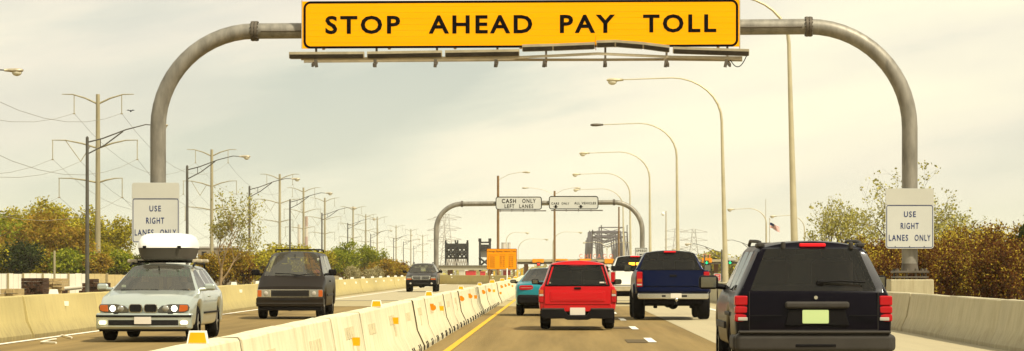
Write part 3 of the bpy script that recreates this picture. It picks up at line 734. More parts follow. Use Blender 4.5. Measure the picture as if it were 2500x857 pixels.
# ------------------------------------------------------------------ power line: poles with upswept arms, and the cables
UT = [(239, 230), (517, 365), (683, 425), (741, 458), (793, 483), (862, 504), (893, 523), (921, 529), (967, 550), (1003, 559), (1032, 573)]
TIPS = {}
def power_pole(px, yt, i):
    D = 21.4 * F / (VY - yt); x, zt = px_x(px, D), px_z(yt, D); zb = zland(x, D)
    r = thing('power_pole', '%s tall pole of the power line with upswept arms' % (ORD[i] if i < 10 else 'farthest'), 'power pole', (x, D, zb), group='power line poles')
    m = MB(); m.tube([(x, D, zb), (x, D, zt)], [0.36, 0.24], 12); m.build('pole', UTIL, r, smooth=True, world=True)
    tips = []
    for lv, (dz, rise, ln) in enumerate(((-1.2, 1.2, 4.4), (-6.6, 1.0, 4.9 if i % 2 == 0 else 4.5), (-10.8, .55, 4.2))):
        for d in (-1, 1):
            L = ln * (1.15 if (d < 0 and lv) else 1.0) * (0.72 if (d > 0 and lv == 2) else 1)
            m = MB(); m.tube([(x, D, zt + dz), (x + d * L * .35, D, zt + dz + rise * .6), (x + d * L * .7, D, zt + dz + rise * .98), (x + d * L, D, zt + dz + rise)], [.13, .11, .08, .05], 6); m.build('cross_arm', UTIL, r, smooth=True, world=True)
            f = .66 if lv == 0 else 0.98
            a = (x + d * L * f, D, zt + dz + rise * .97); b = (a[0], D, a[2] - 2.3)
            m = MB(); m.tube([a, b], .055, 5); m.box((b[0], D, b[2] - .05), (.3, .1, .12)); m.build('insulator', UTIL, r, world=True)
            tips.append(b)
            if lv == 1 and d < 0:
                q = (x - 2.1, D, zt + dz - 1.6)
                m = MB(); m.tube([(x - L * .7, D, zt + dz + rise * .95), q], .05, 5); m.tube([(x - .9, D, zt + dz + .3), q], .05, 5); m.build('insulator', UTIL, r, world=True); tips.append(q)
    return tips
alltips = [power_pole(px, yt, i) for i, (px, yt) in enumerate(UT)]
first = [(p[0] + 5.0, p[1] - 168.0, p[2] + 0.6) for p in alltips[0]]
CABLE = mat('cable', (0.22, 0.20, 0.15), 0.6)
for w in range(7):
    pts = []
    chain = [first[w]] + [t[w] for t in alltips]
    for a, b in zip(chain[:-1], chain[1:]):
        for k in range(10):
            t = k / 10; sag = 4.4 * 4 * t * (1 - t) * min(1.0, (b[1] - a[1]) / 160.0)
            pts.append((a[0] + (b[0] - a[0]) * t, a[1] + (b[1] - a[1]) * t, a[2] + (b[2] - a[2]) * t - sag))
    m = MB(); m.tube(pts, 0.022, 4)
    o = m.build('power_cable', CABLE)
    tag(o, ['power cable on the upper outer arms', 'power cable on the upper inner arms', 'power cable on the middle outer arms', 'power cable at the V-shaped insulators', 'power cable on the middle inner arms', 'power cable on the lowest outer arms', 'power cable on the lowest inner arms'][w] + ' of the tall poles', 'cable', 'cables of the power line')

# ------------------------------------------------------------------ price board, speed sign, plaza
D = 235.0
x0, x1, z1, z0 = px_x(1188, D), px_x(1262, D), px_z(607, D), px_z(658, D)
r = thing('price_board', 'orange toll price board with brown lettering beside the median', 'sign', ((x0 + x1) / 2, D, 0))
MB().prism(rrect(x0, x1, z0, z1, 0.07), D, D + .04).build('panel', SIGN_O, r, world=True)
ring(MB(), x0 + .01, x1 - .01, z0 + .01, z1 - .01, .06, .03, D - .006, D - .001).build('border', BROWN_INK, r, world=True)
m = MB(); m.text('HEAD', px_x(1190.5, D), px_x(1259.5, D), px_z(617, D), px_z(611.5, D), D - .008)
for k, (a, b) in enumerate(((1192, 1214), (1220, 1236), (1242, 1257))): m.text('COL%d' % (k + 1), px_x(a, D), px_x(b, D), px_z(623.5, D), px_z(621, D), D - .008)
for i in range(6):
    y = 625.6 + i * 4.85
    for k, (a, b) in enumerate(((1192, 1208), (1220, 1232), (1242, 1253))): m.text('R%d%d' % (i, k), px_x(a, D), px_x(b, D), px_z(y + 3.2, D), px_z(y, D), D - .008)
struct(m.build('lettering', BROWN_INK, r, world=True), 'stuff')
for X, mt in ((1195, BROWN_POLE), (1255, BROWN_POLE)): MB().span(px_x(X, D) - .06, px_x(X, D) + .06, D + .04, D + .16, 0, z1 - .2).build('post', mt, r, world=True)
D = 139.0; x0, x1, z1, z0 = px_x(1550, D), px_x(1580.5, D), px_z(605, D), px_z(644, D)
r = thing('speed_sign', 'white SPEED LIMIT sign above the white pickup', 'sign', ((x0 + x1) / 2, D, 0))
MB().prism(rrect(x0, x1, z0, z1, .05), D, D + .01).build('panel', SIGN_W, r, world=True)
ring(MB(), x0 + .01, x1 - .01, z0 + .01, z1 - .01, .04, .02, D - .006, D - .001).build('border', INK, r, world=True)
m = MB(); m.text('SPEED', px_x(1553.5, D), px_x(1577, D), px_z(615, D), px_z(609.5, D), D - .006); m.text('LIMIT', px_x(1556, D), px_x(1574, D), px_z(624, D), px_z(619, D), D - .006); m.build('lettering', INK, r, world=True)
MB().span((x0 + x1) / 2 - .035, (x0 + x1) / 2 + .035, D + .01, D + .08, 0, z1).build('post', GALV, r, world=True)

TD = 600.0
def TX(p): return px_x(p, TD)
def TZ(p): return px_z(p, TD)
zb = zroad(TD)
CANOPY = mat('canopy_panel', (0.42, 0.36, 0.22), 0.7, var=0.15, scale=0.5)
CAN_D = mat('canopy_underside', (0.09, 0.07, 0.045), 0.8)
BRICK_B = mat('brown_column', (0.20, 0.085, 0.03), 0.8, var=0.2, scale=1)
r = thing('toll_canopy', 'long flat tan toll canopy across the far road on brown columns', 'canopy', (TX(1560), TD, zb))
MB().span(TX(1262), TX(1855), TD, TD + 9, TZ(639), TZ(633)).build('fascia', CANOPY, r, world=True)
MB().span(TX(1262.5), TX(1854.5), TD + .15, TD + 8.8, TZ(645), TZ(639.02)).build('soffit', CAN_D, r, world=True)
for X in (1284, 1400, 1517, 1634, 1750, 1846): MB().span(TX(X) - .42, TX(X) + .42, TD + 3, TD + 4, zb, TZ(645.02)).build('column', BRICK_B, r, world=True)
NEON = mat('plaza_letter', (0.62, 0.20, 0.12), 0.5)
m = None
for ch, a, b in (('C', 1414, 1422), ('H', 1428, 1436), ('I', 1441, 1443), ('C', 1448, 1455.5), ('A', 1459, 1467), ('G', 1472, 1480.5), ('O', 1487, 1497), ('O', 1716, 1727), ('I', 1731.5, 1734)):
    m = MB().text(ch, TX(a), TX(b), TZ(630.5), TZ(620), TD - .1); m.build('letter', NEON, r, world=True)
MB().span(TX(1410), TX(1502), TD - .05, TD + .05, TZ(633), TZ(632)).build('letter_rail', GALV_D, r, world=True)
for a, b, t, u in ((1300, 1328, 632, 641), (1354, 1386, 632, 638.5), (1415, 1443, 631.5, 641), (1476, 1498, 631.5, 643), (1713, 1738, 630, 641)):
    MB().prism(rrect(TX(a), TX(b), TZ(u), TZ(t), .1), TD - .22, TD - .12).build('lane_board', SIGN_O, r, world=True)
MB().prism(rrect(TX(1778), TX(1797), TZ(636), TZ(629), .08), TD - .22, TD - .12).build('lane_board', SIGN_W2, r, world=True)
GREEN_L = mat('green_signal', (0.0, 0.62, 0.22), 0.5, emit=1.3); RED_L = mat('red_signal', (0.80, 0.03, 0.015), 0.5, emit=0.9)
for X, Y, g in ((1315, 645, 0), (1503, 641, 1), (1725, 641, 1), (1782, 641, 1)):
    s = thing('lane_signal', {1315: 'red cross lane signal under the toll canopy', 1503: 'green arrow lane signal beside the white pickup', 1725: 'green arrow lane signal beside the roof of the blue pickup', 1782: 'green arrow lane signal beside the tall curved lamp pole'}[X], 'signal', (TX(X), TD - .6, TZ(Y + 5)), group='lane signals of the toll plaza')
    MB().span(TX(X) - .42, TX(X) + .42, TD - .6, TD - .3, TZ(Y + 4.8), TZ(Y - 5)).build('housing', BLACK, s, world=True)
    q = MB(); c = (TX(X), TZ(Y)); w = .30; t = .075
    if g: q.prism([(c[0] - t, c[1] + w), (c[0] - t, c[1] - w * .2), (c[0] - w, c[1] + w * .1), (c[0] - w, c[1] - w * .15), (c[0], c[1] - w * 1.1), (c[0] + w, c[1] - w * .15), (c[0] + w, c[1] + w * .1), (c[0] + t, c[1] - w * .2), (c[0] + t, c[1] + w)], TD - .63, TD - .605)
    else:
        q.box((c[0], TD - .615, c[1]), (.95 * w * 2.4, .02, .13), ry=R(45)); q.box((c[0], TD - .64, c[1]), (.95 * w * 2.4, .02, .13), ry=R(-45))
    q.build('arrow' if g else 'cross', GREEN_L if g else RED_L, s, world=True)
# low viaduct and plaza clutter at the foot of the far arch
VIA = concrete('viaduct_concrete', (0.45, 0.41, 0.29), 0.3)
VD = 640.0
r = thing('viaduct', 'low pale concrete viaduct behind the far arch', 'viaduct', (px_x(1130, VD), VD, zroad(VD)))
MB().span(px_x(1020, VD), px_x(1262, VD), VD, VD + 8, px_z(659, VD), px_z(649, VD)).build('parapet', VIA, r, world=True)
MB().span(px_x(1020, VD), px_x(1262, VD), VD - .3, VD + 8.2, px_z(649, VD), px_z(647.6, VD)).build('coping', GALV, r, world=True)
for X in (1060, 1098, 1150, 1196, 1240): MB().span(px_x(X, VD) - .5, px_x(X, VD) + .5, VD + 1, VD + 5, zroad(VD), px_z(659, VD)).build('pier', BRICK_B if X in (1098, 1196) else VIA, r, world=True)
RED_B = mat('red_crate_paint', (0.55, 0.045, 0.045), 0.6, var=0.15, scale=1)
PALE = mat('pale_hut', (0.55, 0.50, 0.38), 0.7, var=0.1, scale=1)
def hut(px0, px1, py0, D, mt, label, name, depth=3.0):
    x0, x1 = px_x(px0, D), px_x(px1, D); z = zroad(D)
    r = thing(name, label, 'hut' if 'booth' in name else 'truck', ((x0 + x1) / 2, D, z))
    MB().span(x0, x1, D, D + depth, z + .3, px_z(py0, D)).build('box', mt, r, world=True, bev=.06)
    MB().span(x0 - .06, x1 + .06, D - .06, D + depth + .06, px_z(py0, D) + .003, px_z(py0, D) + .1).build('roof', mt, r, world=True)
    MB().span(x0 + .15, x0 + (x1 - x0) * .45, D - .02, D, z + .5, z + 2.2).build('door', GALV_D, r, world=True)
    for sx in (x0 + .3, x1 - .3): MB().tube([(sx, D - .03, z + .3), (sx, D + .25, z + .3)], .3, 12).build('wheel' if 'truck' in name else 'footing', BLACK, r, world=True)
    return r
hut(1137, 1161, 663, 480, RED_B, 'small red box truck seen over the crossing barrier', 'box_truck')
hut(1172, 1184, 664, 490, RED_B, 'narrow red booth under the toll price board', 'toll_booth')
hut(1120, 1134, 661, 500, PALE, 'pale plaza booth beside the red box truck', 'toll_booth')
hut(1228, 1246, 661, 470, mat('maroon_paint', (0.16, 0.02, 0.015), .6), 'dark maroon box truck behind the white post', 'box_truck')
for i, X in enumerate((1206, 1263, 1274)):
    D = 430.; x = px_x(X, D); o = MB(); o.tube([(x, D, zroad(D)), (x, D, px_z(662 - 3 * i, D))], .12, 8)
    tag(o.build('bollard', YEL_P), ['thin yellow bollard beneath the price board', 'yellow bollard just beside the price board', 'yellow bollard over the teal car'][i], 'bollard', 'yellow bollards')
D = 230.; x = px_x(1238, D); o = MB(); o.tube([(x, D, 0), (x, D, px_z(657, D))], .05, 8); o.sphere((x, D, px_z(657, D)), .06, 8, 6); tag(o.build('marker_post', REFL_W), 'thin white marker post under the price board', 'post')
# red notice behind the barrier, beside the blue pickup
D = 118.; x0, x1 = px_x(1743, D), px_x(1760, D); r = thing('notice_board', 'small red and white notice beside the blue pickup', 'sign', ((x0 + x1) / 2, D, zland(8.8, D)))
MB().span(x0, x1, D, D + .02, px_z(686, D), px_z(668, D)).build('panel', SIGN_W, r, world=True)
m = MB(); m.prism(rrect(x0 + .02, x1 - .02, px_z(684.5, D), px_z(669.5, D), .02), D - .006, D - .002); m.build('print', RED_B, r, world=True)
m = MB()
for k in range(3): m.span(x0 + .06, x1 - .06, D - .010, D - .007, px_z(674 + 4 * k, D), px_z(672.6 + 4 * k, D))
m.build('print_line', SIGN_W, r, world=True)
MB().span((x0 + x1) / 2 - .025, (x0 + x1) / 2 + .025, D + .02, D + .06, -0.6, px_z(670, D)).build('post', GALV_D, r, world=True)

# flag
D = 420.; xp = px_x(1879, D); r = thing('flag_pole', 'thin flagpole with the striped flag beyond the black utility vehicle', 'flagpole', (xp, D, -3))
m = MB(); m.tube([(xp, D, -3), (xp, D, px_z(535, D))], [.07, .04], 8); m.sphere((xp, D, px_z(534, D)), .09, 8, 6); m.build('pole', ALU, r, world=True)
fl = thing('flag', 'red white and blue striped flag flying on the thin pole', 'flag', (xp, D, px_z(555, D)))
FR_, FW_, FB_ = mat('flag_red', (.45, .045, .04), .8), mat('flag_white', (.7, .67, .58), .8), mat('flag_blue', (.02, .03, .10), .8)
def fpt(u, v):
    return (xp + 24.5 * D / F * u, D - .05 + .18 * math.sin(6 * u + 1.2 * v), px_z(543 + 12.5 * (1 - v) + 12 * u ** 1.15 - 0.0, D) + .06 * math.sin(7 * u))
for s in range(13):
    m = MB(); u0 = .42 if s >= 6 else 0.0
    for k in range(10):
        a, b = u0 + (1 - u0) * k / 10, u0 + (1 - u0) * (k + 1) / 10; v0, v1 = s / 13, (s + 1) / 13
        m.add([fpt(a, v0), fpt(b, v0), fpt(b, v1), fpt(a, v1)], [(0, 1, 2, 3)])
    m.build('stripe', FR_ if s % 2 == 0 else FW_, fl, world=True)
m = MB()
for k in range(5):
    a, b = .42 * k / 5, .42 * (k + 1) / 5; m.add([fpt(a, 6 / 13), fpt(b, 6 / 13), fpt(b, 1), fpt(a, 1)], [(0, 1, 2, 3)])
m.build('canton', FB_, fl, world=True)
for px, yt, D, lb in ((1869.5, 486, 600, 'tall thin radio mast beside the flag'), (1626, 515, 300, 'slim pole with a camera dome between two curved lamps')):
    x = px_x(px, D); r = thing('mast', lb, 'mast', (x, D, -3.2))
    m = MB(); m.tube([(x, D, -3.2), (x, D, px_z(yt, D))], [.11, .05], 8); m.build('pole', ALU, r, world=True)
    if px < 1700:
        m = MB(); m.sphere((x - .3, D, px_z(yt + 7, D)), (.16, .16, .2), 10, 8); m.tube([(x, D, px_z(yt + 3, D)), (x - .3, D, px_z(yt + 4, D))], .04, 6); m.build('camera_dome', REFL_W, r, world=True)

# ------------------------------------------------------------------ far steel: lattice pylons, lift bridge, truss bridge, stacks
FAR_S = mat('far_steel', (0.40, 0.37, 0.32), 0.7); FAR_D = mat('lift_bridge_steel', (0.008, 0.009, 0.012), 0.7); FAR_P = mat('truss_steel', (0.10, 0.09, 0.10), 0.7)  # far_steel: galvanised grey, paled to stand in for distance haze
def bar(mb, a, b, t): mb.tube([a, b], t, 4, cap=False)
def pylon(px, yt, D, H, label):
    x = px_x(px, D); zt = px_z(yt, D); zb = -4.0; H = zt - zb
    m = MB()
    def hw(f): return 3.2 * (1 - f) ** 1.3 + 0.7
    lv = [i / 9 for i in range(10)]
    for i in range(9):
        a, b = lv[i], lv[i + 1]; za, zb_ = zb + H * a, zb + H * b
        for sy in (-1, 1):
            bar(m, (x - hw(a), D + sy * hw(a), za), (x - hw(b), D + sy * hw(b), zb_), .09); bar(m, (x + hw(a), D + sy * hw(a), za), (x + hw(b), D + sy * hw(b), zb_), .09)
            bar(m, (x - hw(a), D + sy * hw(a), za), (x + hw(b), D + sy * hw(b), zb_), .05); bar(m, (x + hw(a), D + sy * hw(a), za), (x - hw(b), D + sy * hw(b), zb_), .05)
    for f in (.62, .78, .94):
        z = zb + H * f
        for d in (-1, 1): bar(m, (x, D, z), (x + d * 6, D, z + .2), .08); bar(m, (x, D, z + 1.6), (x + d * 6, D, z + .2), .09)
    tag(m.build('lattice_pylon', FAR_S), label, 'pylon', 'lattice pylons')
pylon(1694, 560, 1300, 40, 'faint lattice pylon between two curved lamps'); pylon(1651, 558, 1500, 40, 'faint lattice pylon behind the third curved lamp pole')
pylon(1079, 528, 1200, 40, 'lattice pylon close behind the post of the far arch'); pylon(1092, 522, 1250, 40, 'taller lattice pylon behind the lift bridge tower')
def lift_tower(x0, x1, yt, yb, D, label, double):
    X0, X1, zt, zb = px_x(x0, D), px_x(x1, D), px_z(yt, D), px_z(yb, D); w = X1 - X0; H = zt - zb
    r = thing('lift_bridge_tower', label, 'bridge tower', ((X0 + X1) / 2, D, zb))
    def B(name, a, b, c, d, dp=5): MB().span(X0 + w * a, X0 + w * b, D, D + dp, zb + H * c, zb + H * d).build(name, FAR_D, r, world=True)
    if double:
        B('deck_beam', 0.02, .98, .18, .27)
        for a, b in ((.0, .09), (.43, .56), (.91, 1.0)): B('column', a, b, -0.3, .93)
        B('span_girder', .09, .43, .62, .88); B('span_girder', .56, .91, .62, .88)
        for a, b in ((.0, .06), (.42, .47), (.52, .57), (.93, 1.0)): B('sheave', a, b, .93, 1.03, 3)
        for a0, a1 in ((.09, .43), (.56, .91)):
            m = MB()
            for u0, v0, u1, v1 in ((0, .27, .5, .62), (1, .27, .5, .62), (0, .62, .5, .27), (1, .62, .5, .27), (0, .45, 1, .45)):
                bar(m, (X0 + w * (a0 + (a1 - a0) * u0), D, zb + H * v0), (X0 + w * (a0 + (a1 - a0) * u1), D, zb + H * v1), .3)
            m.build('bracing', FAR_D, r, world=True)
        m = MB()
        for k in range(9): bar(m, (X0 + w * (.05 + .1 * k), D, zb - H * .12), (X0 + w * (.1 + .1 * k), D, zb + H * .18), .16); bar(m, (X0 + w * (.15 + .1 * k), D, zb - H * .12), (X0 + w * (.1 + .1 * k), D, zb + H * .18), .16)
        m.build('approach_bracing', FAR_S, r, world=True)
    else:
        B('column', 0, .16, -.3, .92); B('column', .84, 1.0, -.3, .92); B('span_girder', .16, .84, .55, .80); B('top_beam', .16, .84, .86, .92)
        B('sheave', -.04, .2, .92, 1.05, 3); B('sheave', .8, 1.04, .92, 1.05, 3)
        MB().span(X0 + w * .16, X0 + w * .84, D + 1, D + 6, zb + H * .28, zb + H * .55).build('counterweight', FAR_S, r, world=True)
        m = MB(); bar(m, (X0, D, zb - H * .1), (X1, D, zb + H * .28), .3); bar(m, (X1, D, zb - H * .1), (X0, D, zb + H * .28), .3); m.build('bracing', FAR_D, r, world=True)
lift_tower(1086, 1143, 588, 642, 900, 'broad black lift bridge tower with two openings in the distance', True)
lift_tower(1169, 1198, 585, 645, 920, 'narrow black lift bridge tower in the distance', False)
D = 1250.; r = thing('truss_bridge', 'hazy steel truss bridge straight ahead in the distance', 'bridge', (px_x(1490, D), D, -4))
def truss_portal(x0, x1, xt0, xt1, yt, D0, D1, n):
    for k in range(n):
        f = k / (n - 1); Dk = D0 + (D1 - D0) * f
        m = MB(); a, b = px_x(x0, D0), px_x(x1, D0); at_, bt = px_x(xt0, D0), px_x(xt1, D0); zt = px_z(yt, D0) - (0.0 if k % 2 else 1.0) + 3.0 * math.sin(math.pi * f)
        bar(m, (a, Dk, -4), (at_, Dk, zt), .36); bar(m, (b, Dk, -4), (bt, Dk, zt), .36); bar(m, (at_, Dk, zt), (bt, Dk, zt), .28)
        for q in range(2):
            z0_, z1_ = zt - 2.2 * q, zt - 2.2 * (q + 1)
            bar(m, (at_, Dk, z0_), ((at_ + bt) / 2, Dk, z1_), .16); bar(m, (bt, Dk, z0_), ((at_ + bt) / 2, Dk, z1_), .16)
        m.build('portal_frame', FAR_P, r, world=True)
        if k:
            m = MB()
            for s0, s1 in ((a, at_), (b, bt)):
                for (u, v) in ((0, 1), (1, 0)):
                    bar(m, (s0 + (s1 - s0) * u, Dk - (D1 - D0) / (n - 1), -4 + (zt + 4) * u), (s0 + (s1 - s0) * v, Dk, -4 + (zt + 4) * v), .24)
                for h in (.35, .7): bar(m, (s0 + (s1 - s0) * h, Dk - (D1 - D0) / (n - 1), -4 + (zt + 4) * h), (s0 + (s1 - s0) * h, Dk, -4 + (zt + 4) * h), .16)
            m.build('side_truss', FAR_P, r, world=True)
truss_portal(1441, 1530, 1447, 1522, 572, 1250, 1520, 6); truss_portal(1476, 1538, 1468, 1531, 562, 1560, 1800, 4)
# red-white chimneys and silos in the far distance
ST_R = mat('stack_band', (0.40, 0.27, 0.22), .8); ST_W = mat('stack_pale', (0.55, 0.50, 0.42), .8)
for px, yt, w, lb in ((748, 528, 7.5, 'banded far chimney behind the power line'), (730, 548, 7, 'shorter pale far chimney behind the power line'), (1230, 594, 12, 'squat grey silo behind the price board'), (1243, 594, 8, 'narrow grey silo behind the price board')):
    D = 2000.; x = px_x(px, D); rr = w / 2 * D / F; zt = px_z(yt, D); r = thing('chimney' if px < 1000 else 'silo', lb, 'chimney' if px < 1000 else 'silo', (x, D, -4))
    nb_ = 6 if px < 1000 else 1
    for k in range(nb_):
        m = MB(); a, b = -4 + (zt + 4) * k / nb_, -4 + (zt + 4) * (k + 1) / nb_; m.tube([(x, D, a), (x, D, b)], [rr * (1.1 - .1 * k / nb_), rr * (1.1 - .1 * (k + 1) / nb_)], 14); m.build('band' if nb_ > 1 else 'shaft', ST_W if (k % 2 == 0 or px < 735 or nb_ == 1) else ST_R, r, world=True, smooth=True)
    if nb_ == 1: MB().tube([(x, D, zt), (x, D, zt + .5)], rr * 1.05, 14).build('cap', FAR_S, r, world=True)
# flat roofed building far behind the bare tree
D = 620.; x0, x1 = px_x(483, D), px_x(570, D); zt = px_z(606, D)
BW = mat('dull_wall', (0.22, 0.18, 0.12), .9, var=.15, scale=.4); r = thing('building', 'low flat-roofed brown building behind the bare tree', 'building', ((x0 + x1) / 2, D, -3))
MB().span(x0, x1, D, D + 12, -3, zt).build('wall', BW, r, world=True); MB().span(x0 - .2, x1 + .2, D - .2, D + 12.2, zt + .01, zt + .35).build('roof', FAR_S, r, world=True)
for k in range(4): MB().span(x0 + .8 + k * 1.7, x0 + 1.8 + k * 1.7, D - .05, D + .02, zt - 1.8, zt - .7).build('window', FAR_D, r, world=True)
for k in range(2): MB().span(x0 + 2 + k * 2.2, x0 + 3 + k * 2.2, D + 3, D + 4, zt + .36, zt + .9).build('roof_unit', FAR_S, r, world=True)

# ------------------------------------------------------------------ yard behind the oncoming lanes: fence, timber, debris
D = 318.0
FW = mat('fence_white', (0.84, 0.79, 0.64), .8, var=.08, scale=.8); TAN_P = mat('fence_post', (0.34, 0.27, 0.14), .8)
fx = [px_x(p, D) for p in (-30, 20, 57, 105, 168, 215, 262, 318)]
r = thing('panel_fence', 'long white panel fence in front of the trees', 'fence', (sum(fx) / len(fx), D, zland(-50, D)))
for i in range(len(fx) - 1):
    n = 3
    for k in range(n):
        a, b = fx[i] + (fx[i + 1] - fx[i]) * k / n, fx[i] + (fx[i + 1] - fx[i]) * (k + 1) / n
        MB().span(a + .012, b - .012, D, D + .05, zland(-50, D) + .06, px_z(668 + random.uniform(-.7, .7) + (3 if i > 5 else 0), D)).build('fence_panel', FW if i < 5 else mat('fence_tan', (0.60, 0.47, 0.22), .8, var=.1), r, world=True)
for X in fx: MB().span(X - .09, X + .09, D - .1, D - .005, zland(-50, D), px_z(666.5, D)).build('post', TAN_P, r, world=True)
TIE = mat('creosoted_timber', (0.055, 0.026, 0.013), .85, var=.5, scale=5); TIE_L = mat('fresh_timber', (0.40, 0.29, 0.13), .8, var=.25, scale=4)
def stack(px0, px1, pyt, D, rows, cols, L, label, light=None, jit=.02):
    x0, x1 = px_x(px0, D), px_x(px1, D); zb = zland(x0, D); zt = px_z(pyt, D)
    r = thing('timber_stack', label, 'timber', ((x0 + x1) / 2, D, zb), group='timber stacks in the yard')
    bw, bh = (x1 - x0) / cols, (zt - zb) / rows
    for j in range(rows):
        for i in range(cols):
            if j >= rows - 1 and random.random() < .18: continue
            m = MB(); m.box((x0 + bw * (i + .5), D + L / 2 + random.uniform(-.15, .15), zb + bh * (j + .5)), (bw * .94, L, bh * .94), ry=random.uniform(-jit, jit))
            m.build('timber', light if light else TIE, r, world=True)
stack(52, 105, 679, 210, 8, 7, 2.6, 'dark brown stack of square timbers in front of the white fence')
stack(106, 152, 680, 216, 9, 2, 3.0, 'light tan stack of long planks beside the dark timbers', TIE_L)
stack(200, 258, 681, 205, 7, 6, 2.4, 'uneven dark stack of timbers behind the mirror of the wagon', None, .10)
stack(0, 46, 705, 200, 4, 3, 2.2, 'low pile of tan boards by the edge of the yard', TIE_L, .12)
D = 190.; a, b = at(158, 705, D), at(200, 701, D); m = MB(); m.tube([a, b], .13, 12); o = m.build('pipe', PALE, smooth=True); tag(o, 'pale pipe lying between the two timber stacks', 'pipe')
for i, X in enumerate((158.3, 199.6)):
    m = MB(); p = at(X, 704.5, D); m.span(p.x - .12, p.x + .12, D - .4, D + .4, zland(p.x, D), p.z - .125); tag(m.build('timber_block', TIE), ['timber block carrying the near end of the pale pipe', 'timber block carrying the far end of the pale pipe'][i], 'block', 'blocks under the pale pipe')
x = px_x(133, 300); m = MB(); m.tube([(x, 300., zland(x, 300.)), (x, 300., px_z(612, 300))], .11, 8); tag(m.build('wooden_post', UTIL, smooth=True), 'bare wooden post standing in front of the trees', 'post')
# broken strips beside the edge line
DEB = mat('white_plastic', (0.75, 0.70, 0.55), .6)
for pts, lb in (([(100, 839), (126, 833), (137, 832)], 'bent white plastic strip lying on the asphalt'), ([(100, 839.5), (137, 841)], 'thin white strip meeting the bent one on the asphalt'), ([(150, 822), (175, 828)], 'short white plastic piece beside the edge line')):
    m = MB(); pp = [((px - VX) * (F * EYE / (py - VY)) / F, F * EYE / (py - VY), .03) for px, py in pts]; m.tube(pp, .018, 5); tag(m.build('road_debris', DEB), lb, 'debris', 'white plastic strips on the road')
D = 61.; m = MB(); m.sphere((px_x(123, D), D, .05), (.13, .3, .11), 9, 6); random.seed(3); m.v = [(v[0] + random.uniform(-.03, .03), v[1] + random.uniform(-.03, .03), max(0.0, v[2] + random.uniform(-.03, .03))) for v in m.v]
tag(m.build('rubber_scrap', BLACK), 'dark lump of rubber at the foot of the tan barrier', 'debris')

# ------------------------------------------------------------------ vegetation
BARK = mat('bark', (0.10, 0.065, 0.032), .9, var=.3, scale=3); BARK_P = mat('pale_bark', (0.30, 0.21, 0.11), .9, var=.3, scale=3); TWIG = mat('red_brown_twig', (0.13, 0.05, 0.018), .9, var=.3, scale=3)
LEAF = {'olive': leafmat('leaf_olive', [(0.340, 0.300, 0.018), (0.440, 0.370, 0.025), (0.220, 0.200, 0.014), (0.500, 0.420, 0.030), (0.300, 0.230, 0.018)]),
        'green': leafmat('leaf_green', [(0.190, 0.230, 0.014), (0.280, 0.300, 0.020), (0.120, 0.150, 0.010), (0.340, 0.330, 0.025)]),
        'brown': leafmat('leaf_brown', [(0.300, 0.180, 0.020), (0.380, 0.230, 0.028), (0.220, 0.140, 0.016), (0.330, 0.260, 0.020)]),
        'yellow': leafmat('leaf_yellow', [(0.460, 0.350, 0.035), (0.540, 0.410, 0.040), (0.300, 0.230, 0.025), (0.200, 0.100, 0.020), (0.120, 0.050, 0.012)]),
        'rust': leafmat('leaf_rust', [(0.150, 0.055, 0.012), (0.080, 0.030, 0.009), (0.220, 0.120, 0.016), (0.420, 0.300, 0.030), (0.110, 0.040, 0.010), (0.090, 0.035, 0.010)]),
        'bud': leafmat('leaf_bud', [(0.400, 0.360, 0.090), (0.320, 0.290, 0.065), (0.460, 0.410, 0.120), (0.260, 0.250, 0.055)]),
        'dark': leafmat('leaf_dark', [(0.035, 0.05, 0.012), (0.055, 0.07, 0.016), (0.025, 0.035, 0.01)]),
        'blossom': leafmat('leaf_blossom', [(0.50, 0.42, 0.22), (0.40, 0.33, 0.16), (0.22, 0.20, 0.07)])}
def rnd_dir(rg):
    while True:
        v = Vector((rg.uniform(-1, 1), rg.uniform(-1, 1), rg.uniform(-1, 1)))
        if .05 < v.length < 1: return v.normalized()
